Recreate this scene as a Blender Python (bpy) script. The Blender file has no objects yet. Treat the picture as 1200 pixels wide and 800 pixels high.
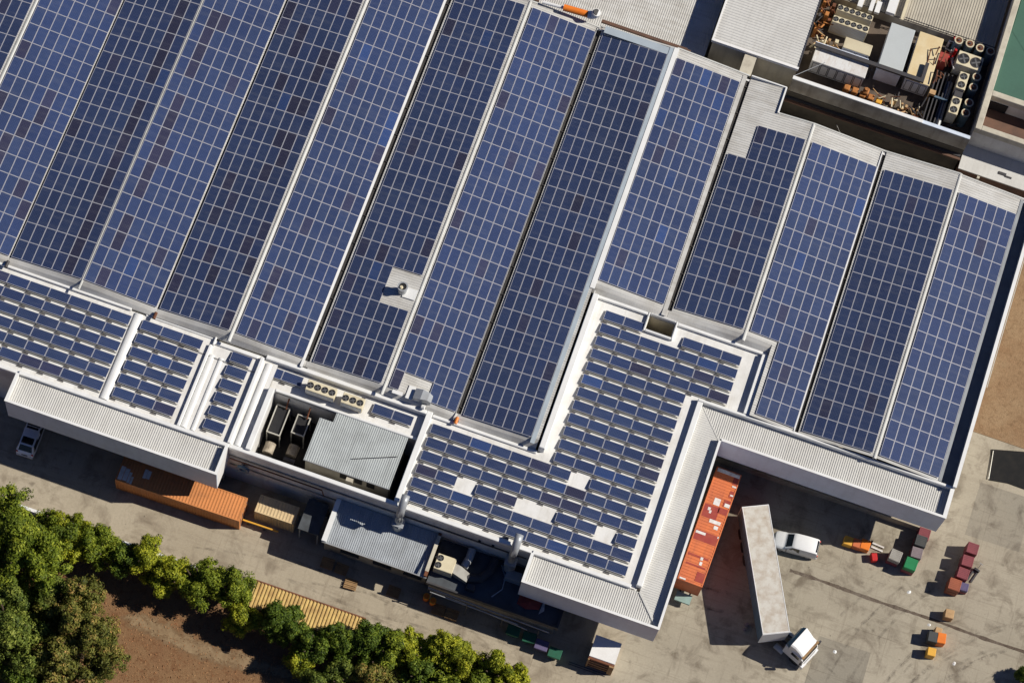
import bpy, bmesh, math, random
from mathutils import Vector, Matrix
random.seed(7)
S = bpy.context.scene
COL = S.collection
# ------------------------------------------------------------------ camera model
FPX = 3300.0
RX = Vector((0.94419519, 0.31821702, 0.08504922))
RY = Vector((0.32694677, -0.87405331, -0.35935583))
RZ = Vector((-0.04001558, 0.36710861, -0.92931696))
HC = 253.0
def ray(px, py): return RX*((px-600)/FPX) + RY*((py-400)/FPX) + RZ
_d = ray(600, 600)
CAM = -_d*(-HC/_d.z)
def at(px, py, z=0.0):
    d = ray(px, py); return CAM + d*((z-CAM.z)/d.z)
def proj(p):
    q = Vector(p)-CAM; w = q.dot(RZ)
    return 600+FPX*q.dot(RX)/w, 400+FPX*q.dot(RY)/w
cam = bpy.data.cameras.new('camera'); co = bpy.data.objects.new('camera', cam); COL.objects.link(co)
cam.sensor_width = 36; cam.lens = FPX/1200*36; cam.clip_start = 1; cam.clip_end = 6000
m = Matrix((RX, -RY, -RZ)).transposed().to_4x4(); m.translation = CAM
co.matrix_world = m; S.camera = co
# ------------------------------------------------------------------ light
SUN = Vector((1.022, .346, 1)).normalized()
sl = bpy.data.lights.new('sun', 'SUN'); sl.energy = 5.0; sl.angle = math.radians(.5); sl.color = (1, .945, .86)
so = bpy.data.objects.new('sun', sl); COL.objects.link(so)
so.rotation_euler = SUN.to_track_quat('Z', 'Y').to_euler()
so.location = (60, 20, 80)
W = bpy.data.worlds.new('World'); S.world = W; W.use_nodes = True
wn = W.node_tree.nodes; bg = wn['Background']
sky = wn.new('ShaderNodeTexSky'); sky.sky_type = 'NISHITA'; sky.sun_disc = False
sky.sun_elevation = math.asin(SUN.z); sky.sun_rotation = math.atan2(SUN.x, SUN.y)
tint = wn.new('ShaderNodeMix'); tint.data_type = 'RGBA'; tint.blend_type = 'MULTIPLY'; tint.inputs[0].default_value = 1; tint.inputs[7].default_value = (.30, .44, .80, 1)
W.node_tree.links.new(sky.outputs[0], tint.inputs[6]); W.node_tree.links.new(tint.outputs[2], bg.inputs[0]); bg.inputs[1].default_value = .05
S.view_settings.view_transform = 'Standard'; S.view_settings.look = 'None'; S.view_settings.exposure = 0
S.render.engine = 'CYCLES'
S.cycles.diffuse_bounces = 2
# ------------------------------------------------------------------ materials
def lin(r, g, b):
    f = lambda c: ((c/255+.055)/1.055)**2.4 if c > 10 else c/255/12.92
    return (f(r), f(g), f(b))
class NT:
    def __init__(s, name):
        s.m = bpy.data.materials.new(name); s.m.use_nodes = True
        s.n = s.m.node_tree.nodes; s.l = s.m.node_tree.links; s.b = s.n['Principled BSDF']
        g = s.n.new('ShaderNodeNewGeometry'); s.pos = g.outputs['Position']
    def link(s, a, b): s.l.new(a, b)
    def mapping(s, scale=(1, 1, 1), rot=(0, 0, 0), src=None):
        k = s.n.new('ShaderNodeMapping'); k.inputs['Scale'].default_value = scale; k.inputs['Rotation'].default_value = rot
        s.link(src or s.pos, k.inputs[0]); return k.outputs[0]
    def noise(s, scale, detail=4, rough=.55, vec=None, dist=0):
        k = s.n.new('ShaderNodeTexNoise'); k.inputs['Scale'].default_value = scale; k.inputs['Detail'].default_value = detail
        k.inputs['Roughness'].default_value = rough; k.inputs['Distortion'].default_value = dist
        s.link(vec or s.pos, k.inputs['Vector']); return k.outputs[0]
    def ramp(s, src, stops):
        k = s.n.new('ShaderNodeValToRGB'); e = k.color_ramp.elements
        while len(e) < len(stops): e.new(.5)
        for x, (p, c) in zip(e, stops):
            x.position = p; x.color = (*c, 1) if len(c) == 3 else c
        s.link(src, k.inputs[0]); return k.outputs[0]
    def mix(s, fac, a, b, mode='MIX'):
        k = s.n.new('ShaderNodeMix'); k.data_type = 'RGBA'; k.blend_type = mode
        for inp, v in ((k.inputs[0], fac), (k.inputs[6], a), (k.inputs[7], b)):
            if isinstance(v, (int, float)): inp.default_value = v
            elif isinstance(v, tuple): inp.default_value = (*v, 1)
            else: s.link(v, inp)
        return k.outputs[2]
    def math(s, op, a, b=None):
        k = s.n.new('ShaderNodeMath'); k.operation = op
        for i, v in enumerate((a, b)):
            if v is None: continue
            if isinstance(v, (int, float)): k.inputs[i].default_value = v
            else: s.link(v, k.inputs[i])
        return k.outputs[0]
    def bump(s, h, strength=.3, dist=.05):
        k = s.n.new('ShaderNodeBump'); k.inputs['Strength'].default_value = strength; k.inputs['Distance'].default_value = dist
        s.link(h, k.inputs['Height']); s.link(k.outputs[0], s.b.inputs['Normal'])
    def fin(s, col=None, rough=.6, metal=0, spec=.5):
        if col is not None:
            if isinstance(col, tuple): s.b.inputs['Base Color'].default_value = (*col, 1)
            else: s.link(col, s.b.inputs['Base Color'])
        if isinstance(rough, (int, float)): s.b.inputs['Roughness'].default_value = rough
        else: s.link(rough, s.b.inputs['Roughness'])
        s.b.inputs['Metallic'].default_value = metal; s.b.inputs['Specular IOR Level'].default_value = spec
        return s.m
def grimy(name, col, dirt=None, amt=.35, scale=.5, rough=.6, metal=0, streak=None, spec=.4):
    """paint or sheet metal with soft patchy weathering, fine speckle and optional streaks"""
    t = NT(name)
    d = dirt or tuple(c*.55 for c in col)
    n1 = t.noise(scale, 6, .62)
    f = t.ramp(n1, [(.42, (0, 0, 0)), (.72, (amt, amt, amt))])
    c = t.mix(f, col, d)
    if streak:
        n2 = t.noise(1, 4, .6, t.mapping(streak))
        f2 = t.ramp(n2, [(.48, (0, 0, 0)), (.74, (amt*.9,)*3)])
        c = t.mix(f2, c, d)
    n3 = t.noise(scale*14, 3, .6)
    c = t.mix(.10, c, t.ramp(n3, [(.3, (.35,)*3), (.7, (1,)*3)]), 'MULTIPLY')
    return t.fin(c, rough, metal, spec)
M = {}
M['white_roof'] = grimy('white_roof', (.80, .79, .75), (.50, .46, .39), .42, .55, .55, streak=(2.2, .25, 1))
M['white_paint'] = grimy('white_paint', (.84, .83, .80), (.52, .48, .42), .28, .5, .5)
M['cap_white'] = grimy('cap_white', (.82, .82, .79), (.5, .47, .42), .22, .7, .5)
M['fascia'] = grimy('fascia', (.68, .75, .84), (.42, .45, .49), .28, .6, .5, streak=(1.2, 1, .15))  # bluish shade of the canopy fronts baked into the base colour
M['ridge_grey'] = grimy('ridge_grey', (.60, .60, .56), (.42, .39, .34), .4, .7, .5)
M['sheet'] = grimy('sheet_metal', (.62, .61, .57), (.33, .30, .25), .5, .45, .5, streak=(.2, 2.5, 1))
M['sheet_rib'] = grimy('canopy_sheet', (.63, .62, .58), (.44, .42, .38), .35, .4, .5, streak=(3, .15, 1))
M['grey_sheet'] = grimy('grey_sheet', (.47, .50, .49), (.25, .26, .25), .45, .5, .5, streak=(3, .2, 1))
M['lean_sheet'] = grimy('lean_sheet', (.43, .46, .48), (.24, .25, .25), .5, .5, .5, streak=(3, .2, 1))
M['beige_sheet'] = grimy('beige_sheet', (.50, .46, .37), (.27, .23, .18), .5, .5, .55, streak=(3, .2, 1))
M['flash_grey'] = grimy('flashing_grey', (.40, .46, .50), (.28, .31, .33), .5, .6, .45)
M['gutter'] = grimy('gutter_dark', (.035, .033, .032), (.09, .075, .06), .6, .8, .8)
M['gutter_light'] = grimy('gutter_light', (.34, .36, .37), (.2, .2, .2), .5, .8, .7)
M['cream_wall'] = grimy('cream_wall', (.60, .55, .43), (.30, .26, .20), .5, .35, .8, streak=(1.5, 1.5, .15))
M['white_wall'] = grimy('white_wall', (.72, .71, .68), (.38, .35, .31), .42, .35, .8, streak=(1.5, 1.5, .12))
M['stained_wall'] = grimy('stained_wall', (.42, .38, .31), (.16, .13, .10), .75, .3, .85, streak=(1.2, 1.2, .1))
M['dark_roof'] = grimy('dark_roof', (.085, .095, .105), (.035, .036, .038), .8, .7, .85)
M['black'] = grimy('black', (.012, .012, .014), (.03, .028, .025), .5, 2, .6)
M['dark_metal'] = grimy('dark_metal', (.05, .05, .055), (.11, .08, .06), .5, 1.5, .6)
M['pit_floor'] = grimy('pit_floor', (.045, .043, .04), (.12, .10, .08), .6, .8, .9)
M['galv'] = grimy('galvanised', (.45, .47, .48), (.28, .27, .25), .5, .9, .45, .35)
M['ac_cream'] = grimy('ac_cream', (.72, .64, .44), (.42, .32, .18), .4, .7, .55)
M['ac_beige'] = grimy('ac_beige', (.62, .55, .38), (.40, .31, .19), .4, .8, .6)
M['ac_white'] = grimy('ac_white', (.72, .72, .70), (.42, .30, .20), .6, .45, .5, streak=(2.5, .5, 1))
M['ac_grey'] = grimy('ac_grey', (.52, .55, .54), (.42, .44, .43), .3, .6, .5)
M['ac_cream2'] = grimy('ac_yellowed', (.74, .62, .38), (.62, .42, .17), .7, .35, .55)
M['ac_side'] = grimy('ac_side', (.78, .82, .90), (.45, .46, .5), .4, .8, .55)  # cool bounced light of the shaded fronts put into the base colour
M['blue_steel_and_shade'] = grimy('blue_steel_and_shade', (.10, .16, .22), (.06, .08, .10), .5, 1, .5)  # steel blue; on the semi trailer it paints shade onto white sides
M['fan_grey'] = grimy('fan_grey', (.13, .13, .13), (.06, .06, .06), .4, 2, .6)
M['tank_grey'] = grimy('tank_grey', (.42, .36, .27), (.10, .07, .05), .9, 1.6, .7)
M['rust_orange'] = grimy('rust_orange', (.48, .19, .05), (.16, .07, .03), .8, 1.6, .8)
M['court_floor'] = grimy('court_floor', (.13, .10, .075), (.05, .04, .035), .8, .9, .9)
M['shaded_wall'] = grimy('shaded_wall', (.10, .085, .065), (.04, .035, .03), .8, .5, .9)  # wall colour darkened to paint in the alley shade
M['foot_grey'] = grimy('foot_grey', (.15, .14, .13), (.06, .055, .05), .6, 2, .7)
M['ac_duct'] = grimy('ac_duct', (.34, .33, .29), (.18, .15, .12), .6, 1.2, .6)
M['rust'] = grimy('rust', (.20, .075, .035), (.08, .035, .022), .8, 1.2, .85)
M['brown_pipe'] = grimy('brown_pipe', (.16, .085, .055), (.07, .05, .04), .6, .8, .8)
M['wood'] = grimy('wood', (.36, .22, .10), (.16, .09, .05), .7, 1.5, .85)
M['wood_pale'] = grimy('wood_pale', (.52, .33, .16), (.26, .15, .08), .6, 1.5, .85)
M['orange'] = grimy('orange_paint', (.64, .25, .08), (.36, .15, .06), .42, .5, .55, streak=(.5, 2.5, 1))
M['orange_red'] = grimy('orange_red_paint', (.66, .175, .055), (.38, .10, .05), .6, .5, .6, streak=(3, .3, 1))
M['patch_white'] = grimy('patch_white', (.72, .70, .66), (.4, .3, .22), .5, 2.5, .7)
M['patch_red'] = grimy('patch_red', (.30, .04, .03), (.40, .09, .04), .6, 1.6, .7)
M['bright_orange'] = grimy('bright_orange', (.85, .22, .02), (.5, .1, .02), .3, 1, .5)
M['yellow'] = grimy('yellow_paint', (.80, .42, .05), (.5, .24, .05), .4, 1.2, .55)
M['yellow_pale'] = grimy('yellow_sheet', (.66, .47, .17), (.34, .19, .07), .85, .9, .6, streak=(5, .4, 1))
M['red'] = grimy('red_paint', (.60, .02, .02), (.25, .02, .02), .4, 1.2, .5)
M['maroon'] = grimy('maroon_plastic', (.25, .055, .065), (.13, .04, .045), .45, 1.4, .6)
M['brick_orange'] = grimy('faded_orange_plastic', (.36, .10, .045), (.2, .06, .035), .5, 1.4, .6)
M['green'] = grimy('green_plastic', (.01, .23, .075), (.01, .12, .045), .4, 1.2, .55)
M['dark_green'] = grimy('dark_green', (.015, .12, .065), (.02, .05, .03), .5, 1.2, .55)
M['charcoal'] = grimy('charcoal_plastic', (.055, .06, .06), (.09, .08, .07), .5, 1.4, .65)
M['grey_beige'] = grimy('grey_beige', (.36, .34, .30), (.22, .20, .17), .5, 1.6, .7)
M['mauve'] = grimy('mauve_grey', (.25, .20, .21), (.15, .12, .12), .5, 2, .7)
M['purple'] = grimy('purple_plastic', (.12, .10, .20), (.08, .06, .1), .4, 1.2, .6)
M['cream_paint'] = grimy('cream_paint', (.66, .50, .28), (.38, .26, .14), .4, .8, .6)
M['trailer_roof'] = grimy('trailer_roof', (.60, .57, .50), (.34, .24, .15), .55, 1.3, .6, streak=(1.4, 1.4, 1))
M['car_white'] = grimy('car_white', (.83, .83, .81), (.6, .58, .54), .15, .8, .25)
M['car_silver'] = grimy('car_silver', (.80, .81, .83), (.6, .6, .6), .15, .8, .2, .1)
M['glass_dark'] = NT('glass_dark').fin((.012, .016, .02), .08, 0, .6)
M['cab_blue'] = grimy('cab_blue', (.04, .12, .18), (.03, .1, .15), .3, 1, .35)
M['tyre'] = grimy('tyre', (.018, .018, .018), (.05, .045, .04), .4, 3, .9)
M['teal'] = grimy('teal_paint', (.28, .40, .36), (.2, .24, .2), .5, 1, .6)
M['green_roof'] = grimy('green_roof', (.06, .145, .10), (.045, .10, .07), .5, .3, .55)
M['bark'] = grimy('bark', (.10, .07, .045), (.05, .035, .025), .6, 3, .95)
M['shadow_sheet'] = grimy('painted_shadow', (.020, .020, .020), (.035, .032, .028), .6, 1.2, .95, spec=.1)  # colour of the painted cast shadow at the right edge
M['rail'] = grimy('rail_alu', (.62, .60, .52), (.4, .36, .28), .4, 1.2, .45, .3)
M['light_lens'] = NT('lamp_lens').fin((.65, .08, .05), .3)
M['frame_alu'] = NT('frame_alu').fin((.56, .56, .60), .4, .25)
# concrete yard
def concrete(name, base, dark, light):
    t = NT(name)
    big = t.noise(.09, 6, .6); mid = t.noise(.45, 6, .65, dist=.6); fine = t.noise(5, 5, .7); speck = t.noise(22, 2, .5)
    c = t.mix(t.ramp(big, [(.35, (0,)*3), (.68, (1,)*3)]), base, light)
    c = t.mix(t.ramp(mid, [(.50, (0,)*3), (.70, (.75,)*3)]), c, dark)
    strk = t.noise(1, 5, .65, t.mapping((.10, 1.7, 1), (0, 0, math.radians(8))))
    c = t.mix(t.ramp(strk, [(.54, (0,)*3), (.76, (.45,)*3)]), c, dark)
    strk2 = t.noise(1, 5, .65, t.mapping((2.4, .12, 1), (0, 0, math.radians(14))))
    c = t.mix(t.ramp(strk2, [(.56, (0,)*3), (.75, (.35,)*3)]), c, dark)
    spot = t.noise(.75, 2, .4)
    c = t.mix(t.ramp(spot, [(.70, (0,)*3), (.80, (.55,)*3)]), c, tuple(x*.55 for x in dark))
    spot2 = t.noise(2.1, 2, .4)
    c = t.mix(t.ramp(spot2, [(.74, (0,)*3), (.80, (.6,)*3)]), c, tuple(x*.4 for x in dark))
    c = t.mix(.35, c, t.ramp(fine, [(.3, (.55,)*3), (.7, (1.0,)*3)]), 'MULTIPLY')
    c = t.mix(.2, c, t.ramp(speck, [(.35, (.5,)*3), (.6, (1,)*3)]), 'MULTIPLY')
    # poured slab joints
    k = t.n.new('ShaderNodeTexBrick'); k.offset = .0
    for nm, v in (('Scale', 1), ('Mortar Size', .035), ('Brick Width', 6.2), ('Row Height', 5.1), ('Mortar Smooth', .3)): k.inputs[nm].default_value = v
    k.inputs['Color1'].default_value = k.inputs['Color2'].default_value = (1, 1, 1, 1); k.inputs['Mortar'].default_value = (.45, .42, .38, 1)
    t.link(t.mapping(rot=(0, 0, math.radians(-.6))), k.inputs['Vector'])
    wob = t.ramp(t.noise(.5, 3), [(.4, (.1,)*3), (.7, (.5,)*3)])
    c = t.mix(wob, c, k.outputs[0], 'MULTIPLY')
    t.bump(fine, .15, .02)
    return t.fin(c, .9, 0, .2)
M['concrete'] = concrete('concrete_yard', (.40, .34, .248), (.21, .168, .12), (.49, .425, .32))
M['concrete_grey'] = concrete('concrete_grey', (.355, .312, .235), (.145, .114, .080), (.475, .42, .32))
M['concrete_patch'] = concrete('concrete_patch', (.33, .292, .225), (.13, .105, .08), (.31, .28, .22))
def earth(name, a, b, c3, sc=1):
    t = NT(name)
    n1 = t.noise(.25*sc, 6, .65); n2 = t.noise(1.6*sc, 6, .7, dist=.8); n3 = t.noise(9*sc, 4, .7)
    c = t.mix(t.ramp(n1, [(.35, (0,)*3), (.65, (1,)*3)]), a, b)
    c = t.mix(t.ramp(n2, [(.5, (0,)*3), (.68, (.7,)*3)]), c, c3)
    c = t.mix(.6, c, t.ramp(n3, [(.3, (.35,)*3), (.7, (1.05,)*3)]), 'MULTIPLY')
    t.bump(n3, .6, .08)
    return t.fin(c, .95, 0, .1)
M['dirt'] = earth('bare_dirt', (.25, .135, .068), (.30, .18, .09), (.16, .062, .026))
M['sandy'] = earth('sandy_path', (.42, .31, .175), (.36, .25, .135), (.25, .16, .085))
M['drygrass'] = earth('dry_field', (.30, .185, .10), (.36, .245, .14), (.19, .115, .06), 1.4)
M['weed'] = grimy('weed', (.36, .20, .09), (.30, .085, .03), .9, .9, .9)
M['drain'] = earth('drain_stain', (.13, .095, .07), (.22, .18, .14), (.07, .05, .04), 1.5)
# photovoltaic glass
def pv_material(name, attr):
    t = NT(name)
    if attr:
        a = t.n.new('ShaderNodeAttribute'); a.attribute_name = 'tone'; col = a.outputs['Color']
    else:
        a = t.n.new('ShaderNodeObjectInfo'); col = a.outputs['Color']
    uv = t.n.new('ShaderNodeUVMap'); uv.uv_map = 'UVMap'
    sx = t.n.new('ShaderNodeSeparateXYZ'); t.link(uv.outputs[0], sx.inputs[0])
    def lines(o, n, w):
        f = t.math('FRACT', t.math('MULTIPLY', o, n)); d = t.math('ABSOLUTE', t.math('SUBTRACT', f, .5))
        return t.math('GREATER_THAN', d, .5-w)
    ln = t.math('MAXIMUM', lines(sx.outputs[0], 6, .05), lines(sx.outputs[1], 12, .05))
    bus = lines(sx.outputs[0], 18, .07)
    nb = t.noise(.07, 3, .5); n = t.noise(2.6, 4, .7); n2 = t.noise(11, 3, .7)
    c = t.mix(1, col, t.ramp(n, [(.3, (.9,)*3), (.7, (1.08,)*3)]), 'MULTIPLY')
    c = t.mix(1, c, t.ramp(nb, [(.3, (.84,)*3), (.7, (1.16,)*3)]), 'MULTIPLY')
    c = t.mix(t.ramp(t.noise(1, 4, .6, t.mapping((.35, 3, 1))), [(.5, (0,)*3), (.8, (.10,)*3)]), c, (.30, .30, .30))
    c = t.mix(.3, c, t.ramp(n2, [(.3, (.8,)*3), (.7, (1.2,)*3)]), 'MULTIPLY')
    c = t.mix(t.math('MULTIPLY', bus, .05), c, (.30, .34, .46))
    c = t.mix(t.math('MULTIPLY', ln, .14), c, (.34, .38, .50))
    t.b.inputs['Coat Weight'].default_value = .6; t.b.inputs['Coat Roughness'].default_value = .06
    return t.fin(c, .35, 0, .35)
M['pv'] = pv_material('pv_cells', False)
M['pv_far'] = pv_material('pv_cells_far', True)
# leaves
def leaf_mat(name, a, b, c3):
    t = NT(name)
    oi = t.n.new('ShaderNodeAttribute'); oi.attribute_name = 'leaf'
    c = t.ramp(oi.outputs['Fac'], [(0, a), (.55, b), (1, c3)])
    t.b.inputs['Subsurface Weight'].default_value = 0
    m_ = t.fin(c, .6, 0, .25)
    tr = t.n.new('ShaderNodeBsdfTranslucent'); t.link(c, tr.inputs[0])
    ms = t.n.new('ShaderNodeMixShader'); ms.inputs[0].default_value = .28
    out = [x for x in t.n if x.type == 'OUTPUT_MATERIAL'][0]
    t.link(t.b.outputs[0], ms.inputs[1]); t.link(tr.outputs[0], ms.inputs[2]); t.link(ms.outputs[0], out.inputs[0])
    return m_
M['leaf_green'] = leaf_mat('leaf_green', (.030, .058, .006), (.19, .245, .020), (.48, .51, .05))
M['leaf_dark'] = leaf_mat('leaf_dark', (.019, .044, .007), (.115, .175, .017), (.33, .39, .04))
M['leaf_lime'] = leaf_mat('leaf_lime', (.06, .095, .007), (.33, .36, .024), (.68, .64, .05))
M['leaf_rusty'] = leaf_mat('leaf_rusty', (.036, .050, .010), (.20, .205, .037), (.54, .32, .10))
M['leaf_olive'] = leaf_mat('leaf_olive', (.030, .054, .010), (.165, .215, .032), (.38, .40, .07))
# ------------------------------------------------------------------ object helpers
def root_of(o):
    while o.parent: o = o.parent
    return o
def props(o, label=None, cat=None, group=None, kind=None):
    if label: o['label'] = label
    if cat: o['category'] = cat
    if group: o['group'] = group
    if kind: o['kind'] = kind
    return o
def thing(name, label, cat, loc=(0, 0, 0), rz=0.0, group=None):
    o = bpy.data.objects.new(name, None); COL.objects.link(o)
    o.location = loc; o.rotation_euler = (0, 0, rz); o.empty_display_size = .3
    return props(o, label, cat, group)
class MB:
    def __init__(s): s.v = []; s.f = []; s.mi = []; s.cur = 0
    def mat(s, i): s.cur = i; return s
    def add(s, vs, fs):
        o = len(s.v); s.v += [tuple(v) for v in vs]
        for f in fs: s.f.append(tuple(i+o for i in f)); s.mi.append(s.cur)
        return s
    def hexa(s, b, t):   # 4 bottom, 4 top (ccw)
        return s.add(list(b)+list(t), [(3, 2, 1, 0), (4, 5, 6, 7), (0, 1, 5, 4), (1, 2, 6, 5), (2, 3, 7, 6), (3, 0, 4, 7)])
    def box(s, x0, x1, y0, y1, z0, z1):
        r = [(x0, y0), (x1, y0), (x1, y1), (x0, y1)]
        return s.hexa([(x, y, z0) for x, y in r], [(x, y, z1) for x, y in r])
    def bbox(s, x0, x1, y0, y1, z0, z1, c):  # box with chamfered top and vertical edges
        def ring(z, i):
            return [(x0+c+i, y0+i, z), (x1-c-i, y0+i, z), (x1-i, y0+c+i, z), (x1-i, y1-c-i, z), (x1-c-i, y1-i, z), (x0+c+i, y1-i, z), (x0+i, y1-c-i, z), (x0+i, y0+c+i, z)]
        V = ring(z0, 0)+ring(z1-c, 0)+ring(z1, c); F = [tuple(range(7, -1, -1)), tuple(range(16, 24))]
        for k in (0, 8):
            for i in range(8): F.append((k+i, k+(i+1) % 8, k+8+(i+1) % 8, k+8+i))
        return s.add(V, F)
    def prism(s, poly, z0, z1):
        n = len(poly); V = [(x, y, z0) for x, y in poly]+[(x, y, z1) for x, y in poly]
        return s.add(V, [tuple(range(n-1, -1, -1)), tuple(range(n, 2*n))]+[(i, (i+1) % n, n+(i+1) % n, n+i) for i in range(n)])
    def quad(s, a, b, c, d): return s.add([a, b, c, d], [(0, 1, 2, 3)])
    def cyl(s, p0, p1, r, n=14, r1=None, cap=True):
        p0 = Vector(p0); p1 = Vector(p1); d = (p1-p0).normalized(); r1 = r if r1 is None else r1
        a = d.orthogonal().normalized(); b = d.cross(a)
        V = []
        for p, q in ((p0, r), (p1, r1)):
            for i in range(n):
                t = 2*math.pi*i/n; V.append(p+a*(q*math.cos(t))+b*(q*math.sin(t)))
        F = [(i, (i+1) % n, n+(i+1) % n, n+i) for i in range(n)]
        if cap: F += [tuple(range(n-1, -1, -1)), tuple(range(n, 2*n))]
        return s.add(V, F)
    def tube(s, pts, r, n=10):
        pts = [Vector(p) for p in pts]; V = []; F = []
        for k, p in enumerate(pts):
            d = ((pts[min(k+1, len(pts)-1)]-pts[k-1 if k else 0])).normalized()
            a = d.cross(Vector((0, 0, 1)))
            if a.length < .1: a = d.cross(Vector((0, 1, 0)))
            a.normalize(); b = d.cross(a)
            V += [p+a*(r*math.cos(2*math.pi*i/n))+b*(r*math.sin(2*math.pi*i/n)) for i in range(n)]
        for k in range(len(pts)-1):
            F += [(k*n+i, k*n+(i+1) % n, (k+1)*n+(i+1) % n, (k+1)*n+i) for i in range(n)]
        F += [tuple(range(n-1, -1, -1)), tuple(range((len(pts)-1)*n, len(pts)*n))]
        return s.add(V, F)
    def ring(s, c, r0, r1, z0, z1, n=18):
        V = []
        for r, z in ((r0, z0), (r1, z0), (r1, z1), (r0, z1)):
            V += [(c[0]+r*math.cos(2*math.pi*i/n), c[1]+r*math.sin(2*math.pi*i/n), z) for i in range(n)]
        F = []
        for k in range(4):
            a = k*n; b = ((k+1) % 4)*n
            F += [(a+i, a+(i+1) % n, b+(i+1) % n, b+i) for i in range(n)]
        return s.add(V, F)
    def loft(s, rings):
        n = len(rings[0]); V = [p for r in rings for p in r]; F = []
        for k in range(len(rings)-1):
            F += [(k*n+i, k*n+(i+1) % n, (k+1)*n+(i+1) % n, (k+1)*n+i) for i in range(n)]
        F += [tuple(range(n-1, -1, -1)), tuple(range((len(rings)-1)*n, len(rings)*n))]
        return s.add(V, F)
    def mesh(s, name, mats, off=(0, 0, 0)):
        me = bpy.data.meshes.new(name)
        me.from_pydata([(x-off[0], y-off[1], z-off[2]) for x, y, z in s.v], [], s.f)
        for k in (mats if isinstance(mats, (list, tuple)) else [mats]): me.materials.append(M[k] if isinstance(k, str) else k)
        if any(s.mi): me.polygons.foreach_set('material_index', s.mi)
        bm = bmesh.new(); bm.from_mesh(me); bmesh.ops.recalc_face_normals(bm, faces=bm.faces); bm.to_mesh(me); bm.free()
        me.update(); return me
    def build(s, name, mats, parent=None, world=True, loc=None, smooth=False):
        off = (0, 0, 0)
        if parent is not None and world: off = root_of(parent).location
        if parent is None and loc is not None: off = loc
        o = bpy.data.objects.new(name, s.mesh(name, mats, off)); COL.objects.link(o)
        if parent is not None: o.parent = parent
        elif loc is not None: o.location = loc
        if smooth:
            o.data.polygons.foreach_set('use_smooth', [True]*len(o.data.polygons))
        return o
def solo(name, mb, mats, label, cat, loc=(0, 0, 0), group=None, smooth=False):
    return props(mb.build(name, mats, None, loc=loc, smooth=smooth), label, cat, group)
def structure(name, mb, mats): return props(mb.build(name, mats), kind='structure')
ORD = 'zeroth first second third fourth fifth sixth seventh eighth ninth tenth eleventh twelfth thirteenth fourteenth fifteenth sixteenth seventeenth eighteenth nineteenth twentieth'.split()
def corrug_y(mb, x0, x1, ya, yb, z, pitch=.21, h=.048):
    """trapezoid ribs running along Y; ya, yb, z are functions of x (z of x,y)"""
    n = max(1, int(round((x1-x0)/pitch))); p = (x1-x0)/n
    prof = [(0, 0), (.45, 0), (.55, 1), (.9, 1)]
    xs = [(x0+(i+u)*p, w*h) for i in range(n) for u, w in prof]+[(x1, 0)]
    V = []; F = []
    for x, dz in xs:
        for y in (ya(x), yb(x)): V.append((x, y, z(x, y)+dz))
    for i in range(len(xs)-1): F.append((2*i, 2*i+2, 2*i+3, 2*i+1))
    return mb.add(V, F)
def corrug_x(mb, y0, y1, xa, xb, z, pitch=.25, h=.03):
    n = max(1, int(round((y1-y0)/pitch))); p = (y1-y0)/n
    prof = [(0, 0), (.45, 0), (.55, 1), (.9, 1)]
    ys = [(y0+(i+u)*p, w*h) for i in range(n) for u, w in prof]+[(y1, 0)]
    V = []; F = []
    for y, dz in ys:
        for x in (xa(y), xb(y)): V.append((x, y, z(x, y)+dz))
    for i in range(len(ys)-1): F.append((2*i, 2*i+1, 2*i+3, 2*i+2))
    return mb.add(V, F)
K_ = lambda v: (lambda *_: v)
# ------------------------------------------------------------------ setting
structure('ground', MB().quad((-2500, -2500, -.012), (2500, -2500, -.012), (2500, 2500, -.012), (-2500, 2500, -.012)), 'dirt')
structure('concrete_yard', MB().quad((-110, -15.5, 0), (110, -15.5, 0), (110, 90, 0), (-110, 90, 0)), 'concrete')
structure('loading_yard', MB().add([(13.7, -15.5, .004), (110, -15.5, .004), (110, 23.2, .004), (38.2, 23.2, .004), (38.2, 13.0, .004), (13.5, 13.0, .004), (13.4, -2, .004), (14.1, -9, .004)], [tuple(range(8))]), 'concrete_grey')
pt = MB()
for x0, y0, x1, y1 in ((31.0, -6.5, 36.2, -1.4), (41.5, 12.9, 46.9, 18.6)):
    pt.quad((x0, y0, .008), (x1, y0+.1, .008), (x1-.1, y1, .008), (x0+.05, y1-.1, .008))
structure('pavement_patch', pt, 'concrete_patch')
def tyre_material():
    t = NT('tyre_rubber'); n = t.noise(1.1, 5, .7); f = t.ramp(n, [(.44, (0,)*3), (.8, (.36,)*3)])
    t.link(f, t.b.inputs['Alpha']); return t.fin((.07, .055, .045), .9, 0, .1)
M['tyre_rubber'] = tyre_material()
tm = MB(); qt = random.Random(21)
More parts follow.
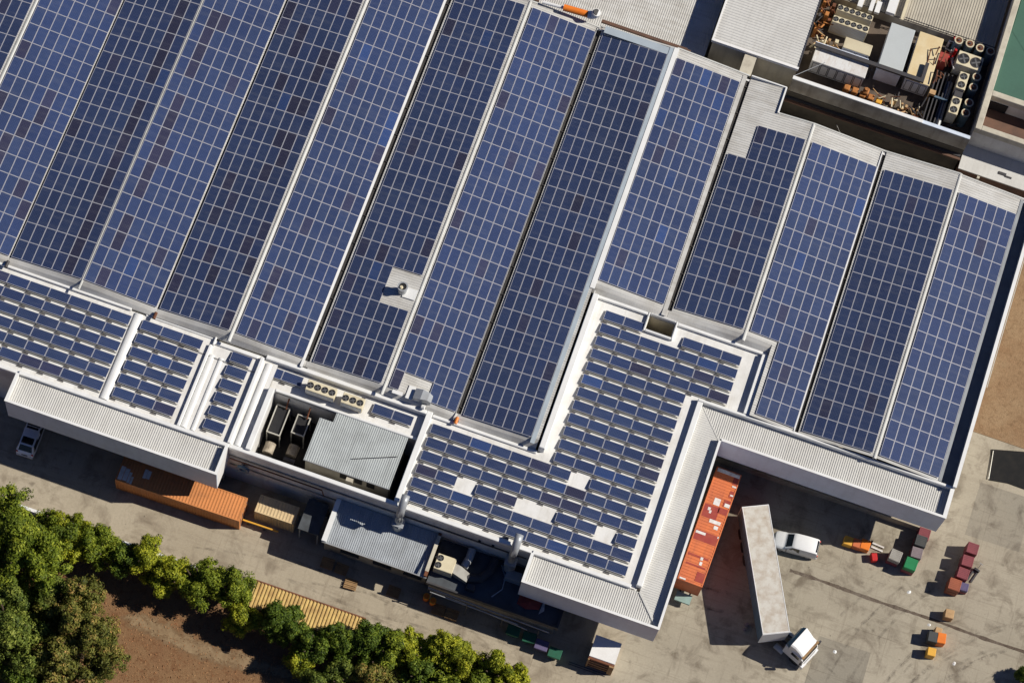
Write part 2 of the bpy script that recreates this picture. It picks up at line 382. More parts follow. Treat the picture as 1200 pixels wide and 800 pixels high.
for i in range(21):
    if i < 11: cx, cy, R0, a0, da = 58+qt.uniform(-3, 3), -12+qt.uniform(-3, 3), qt.uniform(15, 30), math.radians(qt.uniform(115, 150)), math.radians(qt.uniform(15, 45))
    elif i < 15: cx, cy, R0, a0, da = 24+qt.uniform(-3, 3), -26+qt.uniform(-2, 2), qt.uniform(16, 24), math.radians(qt.uniform(50, 90)), math.radians(qt.uniform(20, 40))
    else: cx, cy, R0, a0, da = -15+qt.uniform(-16, 20), -112+qt.uniform(-2, 2), qt.uniform(98.2, 102.5), math.radians(qt.uniform(80, 95)), math.radians(qt.uniform(5, 12))
    for off in (0, 1.9):
        V = []; w_ = qt.uniform(.09, .16)
        for k in range(25):
            a_ = a0+da*k/24; r_ = R0+off
            V += [(cx+(r_-w_)*math.cos(a_), cy+(r_-w_)*math.sin(a_), .0125+.0003*i), (cx+(r_+w_)*math.cos(a_), cy+(r_+w_)*math.sin(a_), .0125+.0003*i)]
        if all(v[1] > -15.3 for v in V): tm.add(V, [(2*k, 2*k+1, 2*k+3, 2*k+2) for k in range(24)])
structure('tyre_marks', tm, 'tyre_rubber')
structure('dry_field', MB().prism([(38.35, 23.25), (140, 23.6), (140, 47.2), (38.35, 47.2)], -.03, .05), 'drygrass')
def path_material():
    t = NT('sandy_path'); a_ = t.n.new('ShaderNodeAttribute'); a_.attribute_name = 'edge'
    n = t.noise(.9, 6, .75, dist=.7); n3 = t.noise(7, 4, .7)
    f = t.math('SUBTRACT', t.math('MULTIPLY', n, 1.5), a_.outputs['Fac'])
    t.link(t.ramp(f, [(.05, (0,)*3), (.55, (.85,)*3)]), t.b.inputs['Alpha'])
    c = t.mix(t.ramp(n, [(.35, (0,)*3), (.7, (1,)*3)]), (.27, .18, .10), (.43, .31, .18))
    c = t.mix(.5, c, t.ramp(n3, [(.3, (.5,)*3), (.7, (1,)*3)]), 'MULTIPLY')
    return t.fin(c, .95, 0, .1)
M['sandy'] = path_material()
V = []; ed = []
for i in range(61):
    x = -32.0+i*.45
    for j in range(7):
        u = j/6*2-1; V.append((x, -22.15+.25*math.sin(i*.21)+u*1.7, -.004)); ed.append(min(1.5, abs(u)*1.15+(max(0, 6-i)/6)+max(0, i-30)/60))
po = structure('dirt_path', MB().add(V, [(7*i+j, 7*i+7+j, 7*i+8+j, 7*i+1+j) for i in range(60) for j in range(6)]), 'sandy')
at_ = po.data.attributes.new('edge', 'FLOAT', 'POINT'); at_.data.foreach_set('value', ed)
dm = MB(); q_ = random.Random(2); V = []
for i in range(121):
    x = 26.6+i*.3; w = .10+.10*q_.random()*q_.random()+.05*math.sin(i*.31)**2; j = .04*math.sin(i*.17)
    V += [(x, 3.66-w+j, .0115), (x, 3.66+w+j, .0115)]
dm.add(V, [(2*i, 2*i+2, 2*i+3, 2*i+1) for i in range(120)])
structure('drain_channel', dm, 'drain')
tg = MB()
for _ in range(5200):
    x = random.uniform(-40, -6); y = random.uniform(-34, -20)
    r = random.uniform(.04, .12); a = random.uniform(0, 6.28); h = random.uniform(.02, .10)
    tg.add([(x+r*math.cos(a), y+r*math.sin(a), -.01), (x-r*math.cos(a), y-r*math.sin(a), -.01), (x+r*math.sin(a)*.7, y-r*math.cos(a)*.7, h)], [(0, 1, 2)])
props(tg.build('dry_weeds', 'weed'), 'low dry brown weeds scattered over the bare dirt lot', 'weeds', kind='stuff')
# ------------------------------------------------------------------ warehouse
ZV, ZR, DECK = 9.0, 9.62, 8.5
wh = thing('warehouse', 'huge white warehouse whose low gabled roofs are covered in solar panels', 'warehouse', (0, 0, 0))
#        xl     zl  xr     zr   panel band     cols ybot ytop  panel top rows pitch
BAYS = [(-66.6, ZV, -59.2, ZR, -66.3, -59.5, 7, 3.75, 46.9, 46.31, 22, 1.905),
        (-59.2, ZR, -51.62, ZV, -58.95, -51.72, 7, 3.75, 46.9, 46.31, 22, 1.905),
        (-51.62, ZV, -44.4, ZR, -51.5, -44.5, 7, 3.75, 46.9, 46.31, 22, 1.905),
        (-44.4, ZR, -37.0, ZV, -44.28, -37.15, 7, 3.75, 46.9, 46.31, 22, 1.905),
        (-37.0, ZV, -29.7, ZR, -36.85, -30.0, 7, 3.75, 46.9, 46.31, 22, 1.905),
        (-29.7, ZR, -22.3, ZV, -29.32, -22.72, 7, 3.75, 46.9, 46.31, 22, 1.905),
        (-22.3, ZV, -14.75, ZR, -21.78, -15.1, 7, 3.75, 46.9, 46.31, 22, 1.905),
        (-14.75, ZR, -7.5, ZV, -14.35, -7.78, 7, 3.75, 46.9, 46.31, 22, 1.908),
        (-7.5, ZV, .3, ZR, -7.05, -.42, 7, 3.75, 47.1, 46.25, 22, 1.908),
        (.3, ZR, 7.8, ZV, .55, 7.12, 7, 20.3, 47.2, 46.2, 13, 1.915),
        (7.8, ZV, 15.2, ZR, 8.25, 14.9, 7, 20.35, 44.2, 42.3, 11, 1.905),
        (15.2, ZR, 22.55, ZV, 15.58, 22.3, 7, 13.5, 44.2, 42.3, 15, 1.9),
        (22.55, ZV, 30.15, ZR, 23.05, 29.85, 7, 13.5, 44.2, 42.3, 15, 1.9),
        (30.15, ZR, 37.6, ZV, 30.5, 36.42, 6, 13.5, 44.1, 42.3, 15, 1.9)]
def zat(b, x): return b[1]+(b[3]-b[1])*(x-b[0])/(b[2]-b[0])
for k, b in enumerate(BAYS):
    xl, zl, xr, zr = b[:4]; rmb = MB()
    gl = .22 if zl == ZV else 0; gr = .22 if zr == ZV else 0
    if k in (2, 4): gl = .06
    if k in (1, 3): gr = .06
    if k == 13: gr = .85
    zf = lambda x, y, b=b: zat(b, x)
    y0 = {3.75: 4.3, 20.3: 20.95, 20.35: 20.95}.get(b[7], b[7])
    if k == 11:
        corrug_x(rmb, 13.5, 20.95, K_(17.95), K_(xr-gr), zf); y0 = 20.95
    corrug_x(rmb, y0, b[8], K_(xl+gl), K_(xr-gr), zf)
    if k == 10: corrug_x(rmb, 44.2, 47.1, K_(xl+gl), K_(11.5), zf)
    rmb.build('roof_slope', 'sheet', wh)
def apron(b, x0, x1, ya, yb, zb):
    m_ = MB(); n = max(2, int((x1-x0)/.25)); V = []
    for i in range(n+1):
        x = x0+(x1-x0)*i/n
        V += [(x, ya+.02, zat(b, x)+.012), (x, (ya+yb)/2, (zat(b, x)*.62+zb*.38)+.01), (x, yb, zb), (x, yb, zb-.5)]
    m_.add(V, [(4*i+j, 4*i+4+j, 4*i+5+j, 4*i+1+j) for i in range(n) for j in range(3)])
    m_.build('eave_apron', 'sheet', wh)
for k, b in enumerate(BAYS):
    xl, xr = b[0]+.01, b[2]-.01
    if k <= 8: apron(b, xl, xr, 4.3, 3.62, 8.72)
    elif k <= 10: apron(b, xl, xr, 20.95, 20.2, 8.86)
    elif k == 11:
        apron(b, xl, 17.94, 20.95, 20.2, 8.86)
        MB().box(17.95, 18.0, 13.7, 20.9, 8.2, 9.3).build('gable_wall', 'sheet', wh)
def strip(name, x0, x1, y0, y1, z0, z1, mat): return MB().box(x0, x1, y0, y1, z0, z1).build(name, mat, wh)
# ridge caps
for x, w, y0, y1 in ((-59.2, .24, 3.4, 46.95), (-44.4, .10, 3.4, 46.95), (-29.7, .20, 3.4, 46.95), (-14.75, .18, 3.4, 46.95), (15.2, .2, 20.3, 44.25), (30.15, .2, 13.4, 44.3)):
    r = MB(); V = []
    prof = [(-w, -.03), (-w*.55, .06), (-.05, .10), (.05, .10), (w*.55, .06), (w, -.03)]
    for y in (y0, y1): V += [(x+u, y, ZR+h) for u, h in prof]
    n = len(prof); r.add(V, [(i, i+1, n+i+1, n+i) for i in range(n-1)]+[tuple(range(n)), tuple(range(2*n-1, n-1, -1))])
    r.build('ridge_cap', 'ridge_grey', wh)
strip('ridge_cap', .02, .5, 20.3, 47.2, ZR-.02, ZR+.1, 'cap_white')
strip('roof_flashing', -.40, .02, 3.75, 47.1, ZR-.05, ZR+.05, 'flash_grey')
strip('roof_flashing', -7.0, -.42, 46.28, 47.05, 9.56, 9.62, 'flash_grey')
# valley gutters
for x, w, y0, y1, mt in ((-51.62, .07, 3.6, 46.9, 'gutter_light'), (-37.0, .08, 3.6, 46.9, 'gutter'), (-22.3, .24, 3.6, 46.9, 'gutter'), (-7.5, .24, 3.6, 46.9, 'gutter'), (7.8, .24, 20.3, 47.1, 'gutter'), (22.55, .24, 13.5, 44.1, 'gutter')):
    g = MB().box(x-w, x+w, y0, y1, ZV-.28, ZV-.18)
    for yy in range(int(y0)+2, int(y1), 3): g.box(x-w, x+w, yy, yy+.08, ZV-.1, ZV-.04)
    g.build('valley_gutter', mt, wh)
strip('gutter_edge', -22.78, -22.52, 3.6, 46.9, ZV-.02, ZV+.09, 'cap_white')
strip('gutter_edge', -7.74, -7.72, 3.6, 46.9, ZV, ZV+.14, 'cap_white')
strip('gutter_edge', 7.2, 7.62, 20.3, 47.1, ZV+.0, ZV+.12, 'sheet')
strip('gutter_edge', 22.31, 22.42, 13.5, 44.1, ZV, ZV+.14, 'cap_white')
strip('gutter_edge', 36.46, 36.75, 13.6, 44.0, ZV+.05, ZV+.16, 'gutter_light')
strip('box_gutter', 36.75, 37.9, 13.5, 43.9, 8.1, 8.2, 'gutter_light')
pb = MB()
pb.box(37.9, 38.12, 13.35, 44.0, 8.0, 9.6); pb.box(37.84, 38.18, 13.3, 44.0, 9.6, 9.68)
pb.build('parapet', 'cap_white', wh)
strip('parapet_rail', 38.3, 38.36, 24.0, 44.0, 9.3, 9.42, 'rail')
strip('gable_flashing', 8.0, 11.6, 47.1, 47.22, 8.9, 9.45, 'cap_white')
strip('gable_flashing', 11.5, 11.66, 44.2, 47.1, 9.2, 9.55, 'cap_white')
for b in BAYS:
    fl = MB()
    yt = b[8]
    xs = (b[0], b[2]) if b is not BAYS[10] else (11.66, b[2])
    fl.hexa([(xs[0], yt, zat(b, xs[0])-.2), (xs[1], yt, zat(b, xs[1])-.2), (xs[1], yt+.14, zat(b, xs[1])-.2), (xs[0], yt+.14, zat(b, xs[0])-.2)],
            [(xs[0], yt, zat(b, xs[0])+.09), (xs[1], yt, zat(b, xs[1])+.09), (xs[1], yt+.14, zat(b, xs[1])+.09), (xs[0], yt+.14, zat(b, xs[0])+.09)])
    fl.build('eave_flashing', 'ridge_grey', wh)
# pieces of raw pipe and rainwater boots on the eave
for x, mt in ((-51.6, 'dark_metal'), (-37.0, 'rust'), (-7.45, 'bright_orange')):
    MB().cyl((x, 3.3, ZV+.05), (x, 3.95, ZV+.05), .16, 10).build('rainwater_outlet', mt, wh)
# flat roof decks
dk = MB()
dk.box(-70, -31.0, -5.9, 3.5, 8.3, DECK)
dk.box(-31.0, -26.3, -5.9, 3.5, 8.3, DECK)
dk.box(-26.3, -24.75, -5.9, 3.5, 8.3, 8.46)
dk.box(-24.75, -9.95, .78, 3.5, 7.9, 8.1)
dk.box(-9.95, 13.0, -5.9, 3.5, 8.3, DECK)
dk.box(.7, 13.0, 3.5, 18.55, 8.3, DECK)
dk.box(.7, 6.2, 18.55, 20.2, 8.3, DECK); dk.box(8.95, 17.4, 18.55, 20.2, 8.3, DECK); dk.box(13.0, 17.4, 13.5, 18.55, 8.3, DECK)
dk.build('flat_roof', 'white_roof', wh)
pp = MB()
def par(x0, x1, y0, y1, z1, z0=8.2): pp.bbox(x0, x1, y0, y1, z0, z1, .05)
par(-70, -39.3, 3.45, 3.72, 8.78); par(-37.9, -31.0, 3.45, 3.72, 8.62)
par(-30.95, -26.7, 3.05, 3.4, 8.72); par(-31.1, -30.9, 2.9, 3.72, 8.85)
par(-31.35, -31.05, -5.6, 2.85, 8.83)
par(-26.45, -26.1, -5.6, 3.3, 8.95); par(-24.7, -24.15, -5.6, .75, 8.98)
par(-26.0, -10.3, 3.32, 3.7, 8.85); par(-24.15, -10.3, .78, 1.05, 8.38, 7.8)
par(-10.3, -9.72, -5.55, 3.7, 8.85)
par(-9.7, .5, 3.28, 3.6, 8.72)
par(-70, -46.6, -5.95, -5.6, 8.62); par(-46.6, -26.15, -5.98, -5.62, 8.85); par(-26.15, 3.15, -5.95, -5.55, 8.72); par(3.15, 12.6, -5.98, -5.62, 8.85)
par(.52, 1.1, 3.62, 19.9, 9.72, 8.3); par(.52, 6.0, 19.92, 20.28, 8.85); par(8.98, 17.9, 19.92, 20.28, 8.85)
par(17.35, 17.95, 13.6, 19.9, 9.1)
par(6.02, 6.2, 18.3, 20.28, 8.9); par(8.78, 8.97, 18.3, 20.28, 8.9); par(6.21, 8.77, 18.3, 18.52, 8.9); par(6.21, 8.77, 20.1, 20.28, 8.9)
par(13.0, 13.55, -5.6, 13.3, 9.05); par(13.0, 38.1, 13.3, 13.56, 9.1)
pp.build('parapet', 'cap_white', wh)
sh = MB(); sh.box(6.2, 8.78, 18.52, 20.1, 5.5, 5.6); sh.box(6.2, 6.26, 18.52, 20.1, 5.6, 8.4); sh.box(8.72, 8.78, 18.52, 20.1, 5.6, 8.4); sh.box(6.26, 8.72, 20.04, 20.1, 5.6, 8.4); sh.box(6.26, 8.72, 18.52, 18.58, 5.6, 8.4)
sh.build('light_shaft', 'cream_wall', wh)
# rolled membrane curbs
for x, r, y0, y1 in ((-38.5, .42, -5.5, 3.4), (-30.75, .28, -5.5, 2.0), (-29.85, .22, -5.5, 2.0), (-25.5, .30, -5.5, 3.0)):
    V = []; n = 9
    for y in (y0, y1): V += [(x+r*math.cos(math.pi*i/(n-1)), y, DECK+.02+r*.55*math.sin(math.pi*i/(n-1))) for i in range(n)]
    MB().add(V, [(i, i+1, n+i+1, n+i) for i in range(n-1)]+[tuple(range(n)), tuple(range(2*n-1, n-1, -1))]).build('membrane_curb', 'cap_white', wh, smooth=False)
# outer and pit walls
wl = MB()
wl.box(-70, -26.2, -5.9, -5.6, 0, 8.25); wl.box(-26.2, 3.2, -5.88, -5.6, 0, 8.2); wl.box(3.2, 13.2, -5.9, -5.6, 0, 8.25)
wl.box(13.1, 13.4, -5.6, 13.3, 0, 8.3); wl.box(13.4, 37.9, 13.3, 13.55, 0, 8.3); wl.box(37.9, 38.1, 13.55, 44.0, 0, 7.98)
wl.box(11.5, 38.0, 43.9, 44.15, 0, 8.9); wl.box(11.3, 11.5, 43.9, 47.0, 0, 8.9); wl.box(-70, 11.3, 46.7, 46.9, 0, 8.95)
wl.box(-24.72, -24.2, -5.5, .75, 3.2, 8.2); wl.box(-24.2, -10.0, .8, 1.0, 3.2, 7.8); wl.box(-10.0, -9.75, -5.5, .78, 3.2, 8.2)
wl.box(.56, .66, 3.6, 20.2, 8.2, 9.6)
wl.build('wall', 'white_wall', wh)
MB().box(-24.2, -10.0, -5.55, .8, 3.0, 3.2).build('plant_deck', 'pit_floor', wh)
lg = MB(); lg.box(-26.1, 3.1, -6.02, -5.9, 6.55, 6.72); lg.box(-26.1, 3.1, -6.0, -5.9, 4.2, 4.34)
lg.build('wall_ledge', 'stained_wall', wh)
MB().tube([(-26, -6.12, 6.3), (-17, -6.12, 6.3), (-16.8, -6.12, 4.9)], .07, 8).build('wall_pipe', 'rust', wh)
MB().tube([(-9, -6.1, 7.1), (2.8, -6.1, 7.1)], .05, 8).build('wall_pipe', 'dark_metal', wh)
for x in (-1.9, -.6):
    MB().box(x, x+.25, -6.08, -5.9, 6.9, 7.15).build('vent_grille', 'black', wh)
# loading canopies: ribbed sheet, deep fascia, end walls
ZF0, ZF1, ZS = 5.0, 9.1, 8.45
def canopy(sheet, fasc, ends, caps, beams):
    c = sheet.build('loading_canopy', 'sheet_rib', wh)
    fasc.build('fascia', 'fascia', c)
    for e_ in (ends or []): e_.build('end_wall', 'white_paint', c)
    caps.build('fascia_cap', 'cap_white', c)
    beams.build('soffit_beam', 'dark_metal', c)
def soffit(mb, x0, x1, y0, y1):
    for i in range(int((x1-x0)/3)+1):
        x = min(x0+i*3, x1-.1); mb.box(x, x+.1, y0, y1, 8.0, 8.25)
    return mb
canopy(corrug_y(MB(), -46.5, -26.4, K_(-8.75), K_(-5.98), lambda x, y: ZS), MB().box(-46.7, -26.2, -8.9, -8.75, ZF0, ZF1),
       [MB().box(-46.7, -46.5, -8.75, -6.0, ZF0, ZF1), MB().box(-26.4, -26.2, -8.75, -6.0, ZF0, ZF1)],
       MB().box(-46.74, -26.16, -8.94, -8.71, ZF1, ZF1+.05).box(-46.74, -46.46, -8.71, -6.0, ZF1, ZF1+.05).box(-26.44, -26.16, -8.71, -6.0, ZF1, ZF1+.05),
       soffit(MB(), -46.4, -26.6, -8.7, -6))
canopy(corrug_y(MB(), 3.3, 16.05, K_(-8.75), lambda x: -5.98 if x < 13.5 else -5.98-(x-13.5)*(2.77/2.55), lambda x, y: ZS), MB().box(3.1, 16.2, -8.9, -8.75, ZF0, ZF1),
       [MB().box(3.1, 3.3, -8.75, -6.0, ZF0, ZF1)],
       MB().box(3.06, 16.24, -8.94, -8.71, ZF1, ZF1+.05).box(3.06, 3.34, -8.71, -6.0, ZF1, ZF1+.05),
       soffit(MB(), 3.5, 16, -8.7, -6))
jm = MB(); corrug_x(jm, -8.75, 13.3, lambda y: 13.5 if -5.98 <= y <= 13.3 else 13.5+(-5.98-y)*(2.55/2.77), lambda y: 16.05 if y < 10.45 else 16.05-(y-10.45)*(2.55/2.85), lambda x, y: ZS, .22)
jm.hexa([(13.45, -6.05, ZS-.02), (15.95, -8.78, ZS-.02), (16.05, -8.6, ZS-.02), (13.6, -5.95, ZS-.02)], [(13.45, -6.05, ZS+.12), (15.95, -8.78, ZS+.12), (16.05, -8.6, ZS+.12), (13.6, -5.95, ZS+.12)])
jm.hexa([(13.5, 13.25, ZS-.02), (16.0, 10.4, ZS-.02), (16.1, 10.45, ZS-.02), (13.58, 13.3, ZS-.02)], [(13.5, 13.25, ZS+.05), (16.0, 10.4, ZS+.05), (16.1, 10.45, ZS+.05), (13.58, 13.3, ZS+.05)])
jb = MB()
for y in range(-5, 13, 3): jb.box(13.5, 16, y, y+.1, 8.0, 8.25)
canopy(jm, MB().box(16.05, 16.2, -8.75, 10.45, ZF0, ZF1), None, MB().box(16.01, 16.24, -8.71, 10.41, ZF1, ZF1+.05), jb)
canopy(corrug_y(MB(), 13.6, 37.8, lambda x: 10.45 if x > 16.05 else 10.45+(16.05-x)*(2.85/2.55), K_(13.3), lambda x, y: ZS), MB().box(16.05, 38.1, 10.3, 10.45, ZF0, ZF1),
       [MB().box(37.8, 38.1, 10.45, 13.3, ZF0, ZF1)], MB().box(16.05, 38.14, 10.26, 10.49, ZF1, ZF1+.05).box(37.76, 38.14, 10.49, 13.28, ZF1, ZF1+.05),
       soffit(MB(), 16.3, 37.6, 10.5, 13.3))
for x in (18.0, 23.5, 29.0, 34.0): MB().box(x, x+3.2, 13.18, 13.3, 1.1, 4.6).build('dock_door', 'galv', wh)
for x in (-44, -38, -32): MB().box(x, x+3.2, -6.02, -5.9, 1.0, 4.6).build('dock_door', 'galv', wh)
MB().box(13.4, 37.8, 11.6, 13.3, 0, 1.15).build('loading_dock', 'concrete', wh)
MB().box(-46, -26.5, -6.6, -5.9, 0, 1.15).build('loading_dock', 'concrete', wh)
# plant room shed inside the pit
ps = thing('plant_room_shed', 'grey ribbed-metal shed with notched corner standing in the open roof pit', 'shed', (-15.2, -2, 3.2))
r = corrug_y(MB(), -19.4, -18.1, K_(-4.5), K_(-.2), K_(8.25), .2, .04); corrug_y(r, -18.1, -11.1, K_(-4.5), K_(.95), K_(8.25), .2, .04)
r.build('roof', 'grey_sheet', ps)
MB().box(-19.42, -11.08, -4.56, -4.5, 8.12, 8.26).build('gutter', 'galv', ps)
MB().box(-19.3, -11.2, -4.3, -4.15, 3.2, 8.15).box(-19.3, -19.15, -4.15, -.3, 3.2, 8.15).box(-11.35, -11.2, -4.15, .7, 3.2, 8.15).build('wall', 'cream_wall', ps)
for x in (-15.9, -14.5, -13.3): MB().box(x, x+.75, -4.36, -4.3, 6.2, 7.7).build('opening', 'black', ps)
MB().box(-15.15, -14.5, -5.0, -4.36, 7.4, 8.0).build('duct_hood', 'cream_wall', ps)
MB().tube([(-15.3, -3.0, 8.36), (-11.4, -1.35, 8.42)], .035, 6).build('antenna_pole', 'dark_metal', ps)
# ------------------------------------------------------------------ solar panels
BLUE = (.0235, .040, .104)
def tone(mult=1.0, dark=False, vivid=.06):
    r = random.random()
    if dark: k = random.uniform(.8, 1.15); return (.024*k*mult, .024*k*mult, .054*k*mult)
    if r < .035: k = random.uniform(.8, 1.1); return (.030*k*mult, .033*k*mult, .075*k*mult)
    if r > 1-vivid: k = random.uniform(.9, 1.2); return (.022*k*mult, .048*k*mult, .145*k*mult)
    k = random.uniform(.90, 1.10); h = random.uniform(-.004, .004)
    return ((BLUE[0]+h*.7)*k*mult, (BLUE[1]+h)*k*mult, (BLUE[2]+h)*k*mult)
def pframe(mb, w, l, fw=.05, h=.04):
    fw = .031; a, b = w/2, l/2
    V = [(-a, -b, 0), (a, -b, 0), (a, b, 0), (-a, b, 0), (-a, -b, h), (a, -b, h), (a, b, h), (-a, b, h),
         (-a+fw, -b+fw, h), (a-fw, -b+fw, h), (a-fw, b-fw, h), (-a+fw, b-fw, h), (-a+fw, -b+fw, h-.012), (a-fw, -b+fw, h-.012), (a-fw, b-fw, h-.012), (-a+fw, b-fw, h-.012)]
    F = [(3, 2, 1, 0)]
    for i in range(4):
        j = (i+1) % 4; F += [(i, j, 4+j, 4+i), (4+i, 4+j, 8+j, 8+i), (8+i, 8+j, 12+j, 12+i)]
    return mb.add(V, F)
def uvmesh(me, landscape=False, pref=(0, 0), psz=(1, 1)): pass
def glass_mesh(w, l, landscape=False, fw=.05, h=.027):
    fw = .031; a, b = w/2-fw, l/2-fw
    me = bpy.data.meshes.new('cell_sheet'); me.from_pydata([(-a, -b, h), (a, -b, h), (a, b, h), (-a, b, h)], [], [(0, 1, 2, 3)])
    uv = me.uv_layers.new(name='UVMap'); q = [(0, 0), (1, 0), (1, 1), (0, 1)] if not landscape else [(0, 0), (0, 1), (1, 1), (1, 0)]
    for i in range(4): uv.data[i].uv = q[i]
    me.materials.append(M['pv']); return me
def make_panel_src(w, l, landscape=False):
    fm = pframe(MB(), w, l).mesh('solar_panel', 'frame_alu'); return fm, glass_mesh(w, l, landscape)
def place_panel(src, loc, rot, label, group, col):
    o = bpy.data.objects.new('solar_panel', src[0]); COL.objects.link(o); o.location = loc; o.rotation_euler = rot
    g = bpy.data.objects.new('cell_sheet', src[1]); COL.objects.link(g); g.parent = o; g.color = (*col, 1)
    return props(o, label, 'solar panel', group)
cands = []; NEAR = 108
for k, b in enumerate(BAYS):
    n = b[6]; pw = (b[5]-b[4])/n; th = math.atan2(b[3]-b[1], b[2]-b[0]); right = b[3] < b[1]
    mult = 1.22 if right else .80  # sunlit slopes painted lighter and shaded slopes darker in the cell colour
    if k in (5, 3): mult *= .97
    for r in range(b[10]):
        for c in range(n):
            x = b[4]+(c+.5)*pw; y = b[9]-(r+.5)*b[11]; z = zat(b, x)+.13
            if k == 6 and c >= 4 and 11.9 < y < 15.7: continue
            if k == 7 and r == b[10]-1 and c in (1, 2, 3): continue
            if k == 10 and c < 2 and r < 2: continue
            if k == 11 and c < 3 and r >= 11: continue
            px, py = proj((x, y, z))
            if not (-90 < px < 1290 and -90 < py < 890): continue
            p = .03
            if k == 3: p = .8 if c == 1 else .02
            if k == 2: p = .85 if c == 5 else .02
            if k == 1: p = .35 if c == 0 else .05
            if k == 4: p = .34 if c in (2, 6) else .10
            if k == 5: p = .2 if c in (0, 1) else .03
            if k == 6: p = .32 if c == 6 else .03
            if k == 7: p = .18 if c == 0 else .012
            if k == 8: p = .05
            if k in (9, 11, 12, 13): p = .008
            dk_ = random.random() < (p if p > .5 else p*.65)
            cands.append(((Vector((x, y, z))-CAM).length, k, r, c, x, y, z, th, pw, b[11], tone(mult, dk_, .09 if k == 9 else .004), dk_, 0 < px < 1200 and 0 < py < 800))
cands.sort(key=lambda t: t[0])
near = [t for t in cands if t[12]][:NEAR]; ids = {(t[1], t[2], t[3]) for t in near}
srcs = {}
for t in near:
    _, k, r, c, x, y, z, th, pw, ph, col, dk_, _v = t
    if k not in srcs: srcs[k] = make_panel_src(pw-.018, ph-.02)
    b = BAYS[k]
    rowup = b[10]-r; bay = 14-k
    lab = f"{'dark purplish' if dk_ else 'blue'} flush solar panel, {ORD[c+1]} from left, {ORD[rowup]} row up, {ORD[bay]} roof slope from right"
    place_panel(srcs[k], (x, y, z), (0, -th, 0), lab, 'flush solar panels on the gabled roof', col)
fmb = MB(); gv = []; tones = []; GV = MB()
for t in cands:
    _, k, r, c, x, y, z, th, pw, ph, col, dk_, _v = t
    if (k, r, c) in ids: continue
    tmp = pframe(MB(), pw-.018, ph-.02)
    R = Matrix.Translation((x, y, z)) @ Matrix.Rotation(-th, 4, 'Y')
    fmb.cur = 0; fmb.add([R @ Vector(v) for v in tmp.v], tmp.f)
    a, bb = (pw-.018)/2-.031, (ph-.02)/2-.031
    fmb.cur = 1; fmb.add([R @ Vector(v) for v in ((-a, -bb, .027), (a, -bb, .027), (a, bb, .027), (-a, bb, .027))], [(0, 1, 2, 3)])
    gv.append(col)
me = bpy.data.meshes.new('solar_panel_field'); me.from_pydata(fmb.v, [], fmb.f); me.materials.append(M['frame_alu']); me.materials.append(M['pv_far'])
me.polygons.foreach_set('material_index', fmb.mi)
uv = me.uv_layers.new(name='UVMap'); at_ = me.attributes.new('tone', 'FLOAT_COLOR', 'FACE'); gi = 0
q = [(0, 0), (1, 0), (1, 1), (0, 1)]
for p in me.polygons:
    if p.material_index == 1:
        at_.data[p.index].color = (*gv[gi], 1); gi += 1
        for i, li in enumerate(p.loop_indices): uv.data[li].uv = q[i]
o = bpy.data.objects.new('solar_panel_field', me); COL.objects.link(o)
props(o, 'blue flush solar panels in long bands covering the farther part of the gabled roofs', 'solar panels', kind='stuff')
# tilted panels on the flat white roof
TH = math.radians(8.5)
def rack_row(x0, ytop, pitch, cols, labels, group, racklabel, deck=DECK, src=[None, {}]):
    L = pitch-.03; key = round(L, 3)
    if key not in src[1]: src[1][key] = make_panel_src(L, 1.01, True)
    s = src[1][key]; dy = .992*math.cos(TH); dz = .992*math.sin(TH)
    runs = []
    for c in cols:
        if runs and c == runs[-1][1]+1: runs[-1][1] = c
        else: runs.append([c, c])
    rk = thing('mounting_rack', racklabel, 'panel rack', (x0+(cols[0]+cols[-1]+1)/2*pitch, ytop-.5, deck), 0, 'mounting racks under the tilted panel rows')
    for a, b in runs:
        fr = MB(); xa, xb = x0+a*pitch+.02, x0+(b+1)*pitch-.05
        fr.box(xa-.05, xb+.05, ytop-dy-.10, ytop-dy-.03, deck+.10, deck+.17)
        fr.box(xa-.05, xb+.05, ytop-.10, ytop-.04, deck+.08, deck+.145)
        fr.box(xa, xb, ytop-dy+.02, ytop-dy+.07, deck+.24, deck+.315)
        x = xa+.1; fr.cur = 1
        while x < xb:
            fr.box(x, x+.06, ytop-dy-.05, ytop-dy+.04, deck, deck+.31); fr.box(x+.005, x+.05, ytop-dy-.25, ytop-.02, deck+.0, deck+.09)
            fr.box(x-.2, x+.35, ytop-dy-.30, ytop-dy-.18, deck, deck+.07)
            x += pitch
        fr.build('rack_frame', ['rail', 'foot_grey'], rk)
    for c, lab in zip(cols, labels):
        x = x0+(c+.5)*pitch; y = ytop-dy/2
        place_panel(s, (x-.0, y, deck+.16+dz/2), (-TH, 0, 0), lab, group, tone(.98, random.random() < .015, .05))
R_ = range
rows = {0: [6, 7, 10, 11, 12], 1: list(R_(6, 13)), 2: list(R_(6, 13)), 3: list(R_(6, 13)), 12: [0, 1, 2, 3, 4, 5, 6, 8, 9, 10], 15: [0, 1, 3, 4, 7, 8, 10]}
for k in range(18):
    cols = rows.get(k, list(R_(6, 11)) if k < 12 else list(R_(0, 11)))
    yt = 19.05-1.36*k if k <= 12 else 2.73-1.368*(k-12)
    labs = [f"tilted blue solar panel, {ORD[i+1]} from left in {ORD[k+1]} row down of the central L-shaped array" for i in range(len(cols))]
    rack_row(-9.42, yt, 1.932, cols, labs, 'tilted solar panels of the central L-shaped array', f"slim metal rack under the {ORD[k+1]} panel row down of the central L-shaped array")
